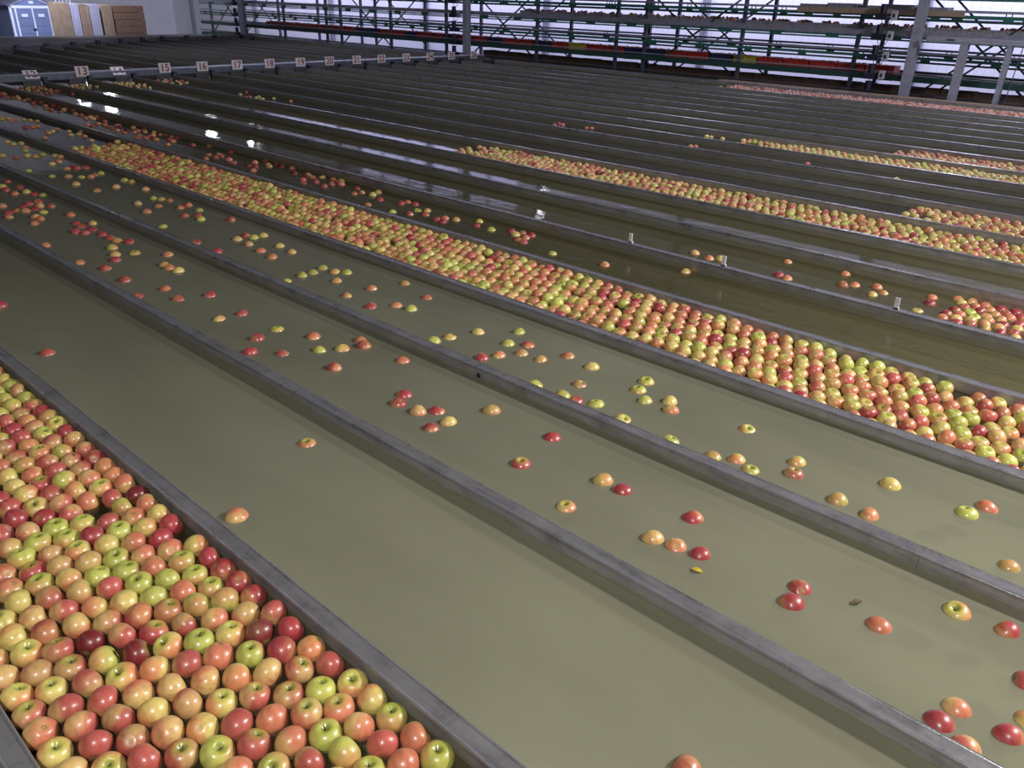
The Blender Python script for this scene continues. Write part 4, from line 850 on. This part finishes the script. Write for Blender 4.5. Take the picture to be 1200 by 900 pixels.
apple_stuff([(x/1000, y/1000, ZW0+.006+R.uniform(-.004, .005)) for x, y in [(-1964, 237), (-1347, 235), (-2043, 234), (-3648, 731), (-2169, 296), (-2117, 242), (-2242, 301), (-2208, 233), (-2285, 241), (-1300, 293), (-2320, 311), (-2358, 247), (-2399, 308), (-2433, 235), (-2472, 302), (-2519, 245), (-2546, 318), (-2594, 261), (-2618, 330), (-2667, 265), (-2698, 331), (-2749, 279), (-2770, 349), (-2821, 296), (-2841, 368), (-2892, 315), (-2871, 243), (-2943, 262), (-2961, 338), (-3016, 289), (-3734, 730), (-3808, 735), (-3774, 668), (-3847, 670), (-3888, 732), (-3921, 663), (-3961, 739), (-3911, 801), (-4000, 801), (-4041, 738), (-4001, 677), (-3687, 668), (-1252, 236), (-1223, 304), (-1176, 243), (-1150, 312), (-1097, 246), (-1196, 373), (-4077, 672), (-4116, 742), (-3609, 669), (-2658, 393), (-1072, 321), (-1025, 260), (-995, 327), (-946, 272), (-921, 342), (-869, 289), (-1118, 379), (-2500, 375), (-3972, 610), (-2729, 411), (-3037, 361), (-3089, 310), (-3071, 239), (-3143, 257), (-3160, 330), (-3213, 279), (-2980, 410), (-2906, 403), (-4158, 681), (-4190, 748), (-4236, 684), (-4264, 752), (-4309, 690), (-4341, 756), (-4383, 690), (-4419, 756), (-4460, 694), (-4498, 760), (-4536, 691), (-4574, 762), (-4609, 698), (-4647, 761), (-4682, 689), (-4720, 752), (-4755, 687), (-4800, 745), (-4640, 629), (-4496, 628), (-4198, 620), (-4719, 622), (-3539, 649), (-3465, 662), (-3392, 670), (-899, 664), (-822, 675), (-774, 733), (-751, 654), (-704, 710), (-724, 791), (-652, 762), (-635, 686), (-580, 735), (-563, 662), (-510, 713), (-532, 791), (-460, 767), (-437, 694), (-389, 750), (-365, 680), (-317, 736), (-489, 642), (-619, 614), (-3341, 615), (-4422, 623), (-3231, 609), (-3422, 601), (-1046, 397), (-973, 400), (-3048, 435), (-540, 589), (-4801, 629), (-4852, 688), (-4878, 760), (-4926, 701), (-4952, 780), (-5002, 725), (-5032, 794), (-5075, 733), (-4985, 653), (-5058, 654), (-5128, 682), (-5146, 758), (-4902, 632), (-3876, 603), (-5174, 623), (-4567, 609), (-3108, 391), (-3181, 404), (-287, 662), (-244, 723), (-267, 798), (-195, 781), (-173, 705), (-125, 760), (-98, 692), (-52, 755), (-26, 679), (21, 737), (-147, 635), (-220, 628), (53, 669), (96, 736), (126, 665), (170, 730), (142, 798), (220, 789), (251, 723), (293, 786), (327, 721), (370, 784), (402, 712), (444, 777), (475, 709), (522, 766), (205, 665), (555, 700), (598, 767), (629, 692), (673, 762), (709, 698), (753, 757), (782, 689), (830, 745), (856, 676), (907, 733), (809, 619), (736, 628), (165, 603), (275, 645), (926, 654), (980, 704), (965, 778), (1038, 767), (1053, 695), (1111, 741), (1003, 635), (1132, 671), (1184, 730), (1206, 660), (1258, 712), (1248, 785), (1320, 751), (1321, 674), (1386, 707), (1389, 782), (1451, 741), (1382, 634), (1450, 664), (1514, 703), (1519, 779), (1583, 743), (1574, 661), (1640, 694), (1658, 765), (1713, 705), (1744, 772), (1786, 712), (1816, 789), (1863, 732), (1894, 801), (1939, 743), (1988, 799), (2022, 733), (2061, 801), (2098, 737), (2139, 799), (2172, 733), (2213, 797), (2249, 733), (2295, 800), (2336, 738), (2376, 800), (1910, 676), (2293, 673), (2137, 668), (2062, 669), (2210, 664), (1840, 652), (663, 627), (1989, 657), (1936, 607), (1769, 634), (1160, 602), (514, 639), (91, 601), (1639, 620), (1708, 593), (355, 649), (1441, 590), (1509, 618), (1575, 585), (2255, 606), (2096, 604), (2024, 592), (2170, 601), (-4853, 577), (-4280, 621), (-926, 596), (1086, 609), (-4045, 601), (-4120, 610), (7, 610), (-66, 617), (1309, 602), (-3588, 594), (-3662, 599), (-3242, 363), (-3286, 291), (-3319, 358), (-3359, 286), (-3392, 352), (-3431, 269), (-3466, 337), (-3504, 272), (-3540, 336), (-3578, 267), (-3613, 331), (-3658, 264), (-3687, 332), (-3737, 279), (-3504, 400), (-3764, 351), (-3811, 285), (-3842, 352), (-3884, 288), (-3805, 415), (-3731, 417), (-3579, 398), (-3928, 347), (-3959, 278), (-4002, 345), (-4033, 275), (-4080, 336), (-4116, 264), (-4154, 327), (-4190, 261), (-4233, 321), (-4263, 254), (-4310, 310), (-4334, 233), (-4277, 379), (-4205, 389), (-4351, 374), (-4393, 314), (-4408, 241), (-4465, 297), (-4443, 369), (-4516, 358), (-4542, 290), (-4400, 429), (-3970, 411), (-3896, 413), (-4044, 406), (-4117, 402), (-3429, 415), (-4319, 440), (-3355, 424), (-3652, 412), (-3278, 428), (-4170, 454), (-4244, 452), (-4495, 429), (-4572, 405), (-4605, 334), (-4609, 259), (-4672, 302), (-4664, 378), (-4730, 346), (-4733, 262), (-4794, 310), (-4819, 240), (-4872, 294), (-4916, 235), (-4840, 367), (-4916, 353), (-4961, 294), (-5014, 237), (-5033, 311), (-5086, 260), (-5103, 332), (-5160, 280), (-4989, 371), (-5178, 356), (-5121, 403), (-831, 352), (-796, 282), (-884, 407), (-813, 426), (-755, 358), (-717, 295), (-669, 354), (-645, 282), (-595, 338), (-568, 270), (-520, 331), (-496, 257), (-447, 326), (-423, 256), (-362, 298), (-617, 408), (-325, 234), (-288, 298), (-248, 233), (-211, 296), (-161, 235), (-130, 302), (-85, 240), (-47, 303), (-11, 235), (27, 298), (62, 233), (107, 291), (-89, 363), (70, 357), (143, 355), (-10, 366), (-243, 362), (177, 271), (215, 338), (255, 277), (36, 423), (-379, 369), (-543, 401), (-467, 396), (300, 335), (327, 263), (-55, 428), (-710, 418), (-306, 400), (-367, 442), (185, 415), (258, 402), (-129, 429), (-205, 425), (377, 336), (402, 264), (459, 318), (476, 234), (528, 291), (516, 365), (587, 348), (607, 277), (660, 335), (678, 259), (731, 318), (753, 248), (804, 310), (825, 233), (884, 276), (868, 348), (938, 328), (969, 259), (1012, 323), (1043, 254), (1087, 317), (1119, 250), (1160, 311), (1192, 243), (1234, 305), (1267, 237), (1308, 306), (1344, 241), (1381, 305), (1418, 237), (1456, 303), (1053, 383), (1265, 372), (1339, 373), (1511, 254), (1538, 322), (1586, 267), (1483, 372), (1613, 336), (1662, 281), (1411, 385), (1695, 347), (1739, 288), (1554, 394), (566, 418), (638, 405), (429, 388), (352, 405), (1629, 407), (774, 381), (1192, 382), (1238, 440), (1780, 350), (1812, 277), (1853, 339), (1888, 272), (1735, 409), (1928, 343), (1968, 281), (2010, 343), (2042, 269), (2087, 328), (2115, 258), (2161, 315), (2186, 239), (2240, 290), (2220, 361), (2298, 339), (2312, 263), (2372, 306), (1887, 404), (1815, 417), (2278, 409), (2351, 394), (1964, 408), (2139, 387), (1459, 441), (2327, 464), (404, 457), (2044, 408), (918, 405), (993, 426), (1311, 444), (-573, 468), (-270, 464), (585, 615), (1682, 460), (1611, 479), (-598, 544), (2198, 434), (2130, 460), (-4956, 582), (-697, 605), (-2808, 434), (708, 428), (-5191, 432), (-4938, 427), (-5015, 440), (1384, 457), (1237, 589), (-3214, 469), (-5108, 592), (1922, 469), (1996, 474), (-35, 550), (0, 486), (1027, 565), (1026, 492), (-3684, 478), (-4238, 559), (-3935, 475), (-3925, 548), (-4620, 558), (115, 436), (228, 475), (301, 462), (316, 583), (-3513, 579), (2337, 615), (2387, 683), (1088, 453), (1162, 453), (-3119, 464), (44, 544), (2143, 532), (397, 589), (469, 576), (-109, 556), (-3242, 537), (-3172, 564), (-422, 613), (-349, 602), (-863, 479), (-938, 465), (-1011, 466), (-1085, 459), (-1028, 538), (1953, 535), (-4291, 508), (-798, 597), (-652, 473), (-3030, 506), (-2867, 477), (-2940, 479), (-3477, 471), (-4172, 527), (-4778, 413), (1661, 532), (-4099, 538), (1528, 466), (-279, 578), (-4557, 477), (-4629, 453), (-4488, 502), (-4432, 550), (1367, 557), (2073, 508), (-4702, 450), (-435, 468), (-439, 542), (-504, 494), (-3740, 600), (-4361, 532), (-4683, 521), (-182, 559), (-5033, 578), (-3866, 502), (-3817, 558), (182, 532), (1878, 531), (1816, 571), (935, 477), (-3103, 539), (776, 460), (840, 424), (864, 494), (865, 571), (938, 579), (802, 533), (715, 501), (663, 553), (643, 482), (591, 541), (541, 487), (468, 493), (-3994, 522), (-5168, 548), (1283, 531), (-3633, 531), (1092, 528), (1751, 486), (-3556, 468), (-321, 517), (2302, 548), (-5082, 472), (-3305, 498), (-3363, 543), (-4843, 449), (-4755, 506), (-722, 495), (367, 521), (-3756, 493), (2212, 509), (2380, 552), (1173, 528), (-791, 521), (1481, 528), (-4984, 511), (-4911, 517)]], 'more apples packed in the nearest channel beyond the picture edge', 16, 12, 'ggyoopp')
# belts of packed apples
r2 = random.Random(3)
yb = lambda i: (Y[i], Y[i+1]-DIV[i+1][1])
def belt(i, x0, lab, taper, mix, dark=1.0, nl=12, na=9, yfrac=(0, 1), dz=0, x1=XR-.1, **k):
    a, b = yb(i); a, b = a+(b-a)*yfrac[0], a+(b-a)*yfrac[1]; z = (ZW0 if i < 5 else ZW1)
    apple_stuff(hexfill(x0, x1, a+.004, b-.004, z+.004+dz, r2, taper, **k), lab, nl, na, mix, r2, dark=dark)
belt(4, -8.9, 'broad belt of packed red and yellow apples crossing the middle of the tank', .8, 'gggyyyyoooppr', 1.05, 14, 10)
belt(8, -6.4, 'belt of packed yellowish apples, second large belt behind the broad one', .5, 'ggyyyyooopr', jit=.014)
belt(9, -1.98, 'short belt of packed apples at the right edge just behind the second belt', .3, 'yyyooopr', jit=.012)
belt(12, -4.65, 'far belt of packed greenish apples near the right edge', .6, 'gggyyo', .9)
belt(13, -3.05, 'thin far belt of orange apples right behind the greenish belt', .3, 'yooppp', .85)
belt(20, -8.2, 'farthest belt of pink apples along the brown rim board', 1.0, 'kkkkp', 1.0, 10, 7)
belt(6, -.50, 'packed red apples continuing past the right picture edge', .1, 'oooprrr')
pts = [(x/1000+r2.gauss(0, .16), 0, y/1000+r2.gauss(0, .10)) for x, y in [(-14366, 4271), (-14064, 4314), (-13570, 4264), (-13183, 4279), (-12722, 4251), (-12196, 4191), (-11861, 4207), (-11304, 4129), (-11081, 4166), (-10633, 4138), (-10370, 4130), (-9961, 4104), (-9664, 4170), (-9420, 4176), (-9122, 4163), (-8878, 4190), (-14807, 4474), (-13750, 4384), (-13139, 4344), (-12336, 4310), (-10948, 4217), (-10275, 4140), (-9781, 4124), (-9272, 4166), (-9078, 4220), (-8714, 4215), (-8287, 4225), (-7802, 4103), (-7500, 4100), (-7189, 4057), (-6864, 3989), (-7063, 4278), (-6840, 4277), (-6557, 4231), (-6261, 3988), (-6263, 4216), (-6138, 4248), (-5926, 4160), (-11435, 4223), (-10535, 4148), (-9511, 4160)] for _ in range(4)]
lo, hi = yb(5)
def spread(pts, lo, hi, z):
    out = []
    for x, _, y in pts:
        y = min(max(y, lo+.04), hi-.04)
        if all((x-a)**2+(y-b)**2 > .066**2 for a, b, _ in out): out.append((x, y, z-.010+r2.uniform(-.003, .003)))
    return out
apple_stuff(spread(pts, lo, hi, ZW1), 'loose drift of dark red apples trailing along the channel behind the broad belt', 14, 10, 'rrrrpod', r2)
for i, cx, n, mix, lab in ((6, -14.6, 80, 'rrrpoy', 'cluster of red apples piled against the bar below plate twelve'),
                      (7, -14.7, 26, 'gggyo', 'small cluster of green apples against the bar at plate thirteen'),
                      (8, -14.4, 40, 'ggyyo', 'small cluster of green apples against the bar at plate fourteen'),
                      (9, -14.6, 40, 'ggyrr', 'small cluster of apples against the bar at plate fifteen'),
                      (9, -11.6, 14, 'ggrr', 'few apples drifting below the bar at plate eighteen')):
    a, b = yb(i)
    pts = [(cx+r2.gauss(0, .35), 0, r2.uniform(a+.04, b-.04)) for _ in range(n)]
    pts = [(max(p[0], -14.85), 0, p[2]) for p in pts]
    apple_stuff(spread(pts, a, b, ZW1), lab, 10, 8, mix, r2)

# leaves drifting
def leaf(x, y, z, L, m, lab, rz):
    n = 7; v = []; f = []
    for i in range(n):
        t = i/(n-1); w = L*.28*math.sin(math.pi*min(.98, max(.03, t)))**.8
        for s in (-1, 0, 1): v.append(((t-.5)*L, s*w, .002*abs(s)+.003*math.sin(t*3)))
    for i in range(n-1):
        for s in (0, 1): f.append((i*3+s, i*3+s+1, i*3+s+4, i*3+s+3))
    me = bpy.data.meshes.new('leaf'); me.from_pydata(v, [], f); me.materials.append(m); me.update()
    o = link('leaf', me); o.location = (x, y, z); o.rotation_euler = (0, 0, rz); tag(o, lab, 'leaf')
    s = o.modifiers.new('thick', 'SOLIDIFY'); s.thickness = .0012
(lx, ly), (mx_, my) = [(-0.813, 1.758), (-0.418, 1.949)]
leaf(lx, ly, ZW0+.002, .034, M_leafy, 'tiny yellow leaf scrap floating below two red apples', .2)
leaf(mx_, my, ZW0+.002, .036, M_leaf, 'small brown leaf scrap floating left of an orange-red apple', 1.1)

# ------------------------------------------------------------------ rack
rack = empty('conveyor_rack', (0, 0, 0)); tag(rack, 'tall green and grey tiered conveyor rack running along the back wall', 'rack')
XL, XRR = -31.0, 3.0; YF, YR = 16.6, 18.0
for y, m in ((YF, M_galv), (YR, M_post)):
    for x in [-30.3, -27.95, -25.5, -23.1, -22.35, -19.93, -17.55, -14.23, -11.78, -10.99, -8.59, -6.18, -3.0, -0.6, 1.8]:
        MB().box(-.035, .035, -.035, .035, 0, 2.85).build('post', M_post if y == YR or x > -3 else M_post, rack).location = (x if y == YF else x-.02, y, 0)
def rail(name, y, z0, z1, m, d=.04): MB().box(XL, XRR, y-d/2, y+d/2, z0, z1).build(name, m, rack)
for base in (0, .70):                                   # tiers repeat upwards
    for y in (YF-.05, YR-.05):
        rail('guide_rail', y, 1.695+base, 1.735+base, M_galv)
        rail('beam_flange', y, 1.54+base, 1.572+base, M_greend); rail('beam_flange', y, 1.60+base, 1.65+base, M_green)
        k = XL+.3; sp = MB()
        while k < XRR:
            sp.box(k, k+.16, y-.015, y+.015, 1.55+base, 1.64+base); sp.box(k+.02, k+.035, y-.01, y+.01, 1.64+base, 1.70+base); sp.box(k+.11, k+.125, y-.01, y+.01, 1.64+base, 1.70+base); k += 1.17
        sp.build('beam_spacer', M_green, rack)['kind'] = 'stuff'
for z in (1.24, 1.94, 2.64):                            # shelves that carry crates
    dk = M_greend if z < 1.5 else M_green
    for y in (YF-.05, YR-.05):
        if z < 1.5: rail('shelf_beam', y, 1.215, 1.325, dk)
        else:
            rail('shelf_beam', y, z-.045, z-.015, dk); rail('shelf_beam', y, z+.005, z+.03, dk)
    if z < 2: rail('side_guard', YF-.07, z+.11 if z < 1.5 else 1.98, z+.135 if z < 1.5 else 2.075, M_galv, .015)
    MB().box(XL if z < 1.9 else -15.0, XRR, YF, YF+.6, z+.03, z+.05).build('shelf_belt', M_motor, rack)
    sp = MB(); k = XL+.8
    while k < XRR: sp.box(k, k+.25, YF-.065, YF-.04, z-.03, z+.05); k += 1.17
    sp.build('beam_spacer', dk, rack)['kind'] = 'stuff'
MB().box(XL, XRR, YF-.1, YF+.7, .70, .94).build('base_beam', M_greend, rack)
rail('base_guard', YF-.12, 1.00, 1.03, M_dark, .02)
for y in (YF, YR):
    for xa, xb in [(-22.35, -19.93), (-16.65, -14.23), (-10.99, -8.59), (-5.0, -3.0), (-30.3, -27.95), (-3.0, -0.6)]:
        MB().bar((xa, y+.03, .95), (xb, y+.03, 2.62), .035, .02).build('brace', M_greend, rack)
        MB().bar((xa, y+.055, 2.62), (xb, y+.055, .95), .035, .02).build('brace', M_greend, rack)

def crate_parts(kind, L=.52, W=.38, h=.165):
    mb = MB(); t = .012
    mb.box(-L/2, L/2, -W/2, W/2, 0, t).box(-L/2, L/2, -W/2, -W/2+t, t, h).box(-L/2, L/2, W/2-t, W/2, t, h).box(-L/2, -L/2+t, -W/2+t, W/2-t, t, h).box(L/2-t, L/2, -W/2+t, W/2-t, t, h)
    rm = MB(); e = .008
    rm.box(-L/2-e, L/2+e, -W/2-e, -W/2, h-.018, h).box(-L/2-e, L/2+e, W/2, W/2+e, h-.018, h).box(-L/2-e, -L/2, -W/2, W/2, h-.018, h).box(L/2, L/2+e, -W/2, W/2, h-.018, h)
    for i in range(5): x = -L/2+.05+i*(L-.1)/4; rm.box(x-.006, x+.006, -W/2-e, -W/2, .01, h-.018)
    return mb.mesh('crate_body', CR[kind]), rm.mesh('crate_rim', CR[kind])
CP = {k: crate_parts(k) for k in CR}
ORDW = 'first second third fourth fifth sixth seventh eighth ninth tenth eleventh twelfth thirteenth fourteenth fifteenth sixteenth seventeenth eighteenth nineteenth'.split()
def crate(x, z, kind, lab, grp, tilt=0):
    t = empty('crate', (x, YF+.22, z), 0); t.rotation_euler = (0, tilt, R.uniform(-.04, .04)); tag(t, lab, 'crate', grp)
    link('body', CP[kind][0], None, t); link('rim', CP[kind][1], None, t)
heap2 = []; heap4 = []; heap1 = []
seq = ['red', 'red', 'red', 'red', 'red', 'red', 'red', 'red', 'red', 'blue', 'blue', 'red', 'red', 'blue', 'red', 'red', 'blue', 'red', 'red', 'blue', 'red', 'red', 'blue', 'red', 'yellow', 'red', 'red', 'blue', 'blue', 'red', 'red', 'blue', 'yellow', 'red', 'red', 'red', 'red', 'red']
def ordinal(i, n, left='left', right='right'):
    return '%s from the %s' % ((ORDW[i], left) if i < n-i-1 else (ORDW[n-i-1], right))
tot = {k: seq.count(k) for k in set(seq)}; seen = {k: 0 for k in tot}
for i, k in enumerate(seq):
    x = -26.4+i*.56
    crate(x, 1.29, k, '%s plastic crate on the second rack tier, %s of its colour' % ({'blue': 'navy'}.get(k, k), ordinal(seen[k], tot[k])), 'crates on the second rack tier')
    seen[k] += 1
    heap2 += [(x+R.uniform(-.2, .2), YF+.22+R.uniform(-.14, .14), 1.29+.15) for _ in range(9)]
for i in range(23):
    x = -14.6+i*.52; crate(x, 1.975, 'grey', 'grey plastic crate of red apples on the third rack tier, %s' % ordinal(i, 23), 'grey crates on the third rack tier')
    if R.random() < .85: heap4 += [(x+R.uniform(-.17, .17), YF+.2+R.uniform(-.16, .14), 2.125+R.uniform(0, .035)) for _ in range(15)]
for i in range(33):
    x = -15.9+i*.53; crate(x, .945+R.uniform(0, .012), 'brown', 'dark brown crate on the lowest rack tier, %s' % ordinal(i, 33), 'brown crates on the lowest rack tier', R.uniform(-.03, .03))
for i in range(5):
    x = -7.2+i*.55; crate(x, 2.335 if i % 2 else 2.31, 'grey', 'crate behind the guard board on the upper rack tier, %s' % ordinal(i, 5), 'crates on the upper rack tier')
tag(MB().box(-7.45, -4.4, YF-.10, YF-.085, 2.33, 2.42).build('board', M_rim), 'long pale brown guard board on the upper rack tier beside the right column', 'board')
apple_stuff(heap2, 'red apples lying in the crates of the second rack tier', 8, 6, 'rrrpd', r2)
apple_stuff(heap4, 'bright red apples heaped in the grey crates of the third rack tier', 8, 6, 'rrpp', r2, dark=1.3)
# gear motors and control boxes beside the columns
for cx, where in ((-5.72, 'right'), (-17.0, 'middle'), (-28.2, 'left')):
    for z, nm in ((.98, 'lowest'), (1.28, 'second'), (1.60, 'third'), (1.95, 'fourth'), (2.29, 'fifth')):
        t = empty('gear_motor', (cx, YF-.22, z)); tag(t, 'black gear motor at the %s level beside the %s column' % (nm, where), 'motor')
        MB().box(-.13, .08, -.08, .08, -.05, .06).build('gearbox', M_motor, t, .008)
        MB().box(-.10, .05, .075, .155, -.04, .05).build('mounting_plate', M_greend, t)
        MB().tube([(-.02, 0, .05), (-.02, 0, .20)], .058, 12).build('motor_body', M_motor, t)
        MB().tube([(-.02, 0, .20), (-.02, 0, .215)], .064, 12).build('fan_cover', M_motor, t)
        if where == 'right' and z > 1.2 or where == 'middle' and z > 1.9:
            b = empty('control_box', (cx+.20, YF-.26, z+.02)); tag(b, 'pale grey control box wired to the %s motor beside the %s column' % (nm, where), 'box')
            MB().box(-.05, .05, -.03, .03, -.06, .09).build('housing', M_cbox, b, .006)
            MB().box(-.02, .02, -.036, -.03, -.02, .04).build('switch_plate', M_motor, b)
            MB().tube([(-.02, 0, -.06), (-.05, -.01, -.13), (-.12, 0, -.15), (-.2, .02, -.12), (-.22, .03, -.06)], .006, 6).build('cable', M_motor, b)
# grey steel platform in front of the rack at the right
pf = empty('steel_platform', (0, 16.2, 0)); tag(pf, 'pale grey steel platform frame standing before the rack at the right edge', 'platform')
MB().box(-4.83, 1.5, -.05, .05, 1.925, 2.01).build('beam', M_col, pf, .004)
for x, w in ((-4.19, .13), (-3.49, .08), (-1.2, .1)):
    MB().box(x-w/2, x+w/2, -.06, -.05, 0, 1.925).box(x-w/2, x+w/2, .05, .06, 0, 1.925).box(x-.006, x+.006, -.05, .05, 0, 1.925).build('leg', M_col, pf)
MB().box(-4.5, -4.36, -.055, -.05, 1.96, 1.985).build('name_plate', M_post, pf)
# rear tie rods
MB().tube([(-3.36, -.02, .9), (-3.30, -.02, 1.93)], .008, 6).build('tie_rod', M_post, pf)

# ------------------------------------------------------------------ shed, board stacks at the left end
sh = empty('garden_shed', (-31.9, 10.28, 0)); tag(sh, 'small blue-grey panelled shed with double doors and pale trim', 'shed')
W = 1.38
MB().box(-1.8, -.03, 0, .03, 0, 1.74).box(-1.8, -.03, W-.03, W, 0, 1.74).box(-1.8, -1.77, .03, W-.03, 0, 1.74).build('side_wall', M_shed, sh)
mb = MB(); mb.v = [(-.03,0,0),(-.03,W,0),(-.03,W,1.74),(-.03,W/2,2.02),(-.03,0,1.74),(0,0,0),(0,W,0),(0,W,1.74),(0,W/2,2.02),(0,0,1.74)]
mb.f = [(0,1,2,3,4),(9,8,7,6,5)]+[(i,(i+1)%5,(i+1)%5+5,i+5) for i in range(5)]; mb.build('gable_wall', M_shed, sh)
for s, y0, y1 in ((0, -.08, W/2), (1, W+.08, W/2)):
    mb = MB(); mb.v = [(-1.85,y0,1.72),(.08,y0,1.72),(.08,y1,2.06),(-1.85,y1,2.06),(-1.85,y0,1.76),(.08,y0,1.76),(.08,y1,2.10),(-1.85,y1,2.10)]
    mb.f = [(0,3,2,1),(4,5,6,7),(0,1,5,4),(1,2,6,5),(2,3,7,6),(3,0,4,7)]; mb.build('roof_slope', M_roof, sh)
for y0, y1, z0, z1 in ((0,.05,0,1.74),(W-.05,W,0,1.74),(.14,.19,0,1.66),(W-.19,W-.14,0,1.66),(W/2-.02,W/2+.02,0,1.66),(.02,W-.02,1.66,1.74)):
    MB().box(.004, .03, y0, y1, z0, z1).build('trim_board', M_shedt, sh)
MB().bar((.02, .0, 1.74), (.02, W/2, 2.03), .05, .03).bar((.02, W, 1.74), (.02, W/2, 2.03), .05, .03).build('gable_trim', M_shedt, sh)
for y0 in (.20, W/2+.03):
    d = MB().box(.004, .02, y0, y0+.45, .04, 1.65).build('door', M_shed, sh)
    MB().box(.02, .026, y0+.13, y0+.32, 1.40, 1.49).build('vent', M_shedt, d)
    pl = MB()
    for i in range(6): pl.box(.0195, .0215, y0+.02, y0+.43, .15+i*.24, .165+i*.24)
    pl.build('panel_groove', M_roof, d)
MB().box(.02, .05, W/2-.09, W/2+.01, .98, 1.04).build('latch', M_motor, sh)
MB().box(.004, .012, W/2-.06, W/2+.08, 1.80, 1.88).build('gable_vent', M_shedt, sh)
MB().box(-1.8, -1.74, -.01, 0, 0, 1.74).box(-.06, 0, -.012, 0, 0, 1.74).build('corner_trim', M_shedt, sh)
for y0, y1, m, z1, lab in ((10.60,10.85,M_board,1.90,'brown upright board bundle, leftmost beside the shed'), (10.87,11.12,M_boardl,1.88,'pale lavender upright sheet bundle between the two left brown bundles'),
                      (11.14,11.42,M_board,1.88,'brown upright board bundle between two pale sheet bundles'), (11.44,11.74,M_boardl,1.87,'pale lavender upright sheet bundle beside the dark gap'),
                      (11.82,12.14,M_board,1.86,'tan upright board bundle next to the layered brown stack')):
    t = empty('board_bundle', (-28.9, (y0+y1)/2, 0)); tag(t, lab, 'bundle')
    n = 4; w = (y1-y0)/n
    for i in range(n): MB().box(-.5, .5+R.uniform(-.01, .01), -(y1-y0)/2+i*w+.003, -(y1-y0)/2+(i+1)*w-.003, 0, z1+R.uniform(-.015, .015)).build('board', m, t)
t = empty('board_stack', (-28.9, 12.68, 0)); tag(t, 'dark brown stack of flat board layers behind the deck', 'stack')
for i in range(9): MB().box(-.5+R.uniform(-.02,.02), .5, -.50+R.uniform(-.02,.02), .50+R.uniform(-.02,.02), i*.205+.012, (i+1)*.205).build('board_layer', M_boardd, t)
t = empty('wire_fence', (-32.5, 12.0, 0)); tag(t, 'pale metal fence bars between the shed and the board bundles', 'fence')
for i in range(5): MB().box(-.02, .02, -.02, .02, 0, 2.3).build('bar', M_shedt, t).location = (0, i*.12, 0)
for z in (.9, 1.3): MB().box(-.015, .015, -.1, .6, 0, .04).build('cross_bar', M_shedt, t).location = (.03, 0, z)
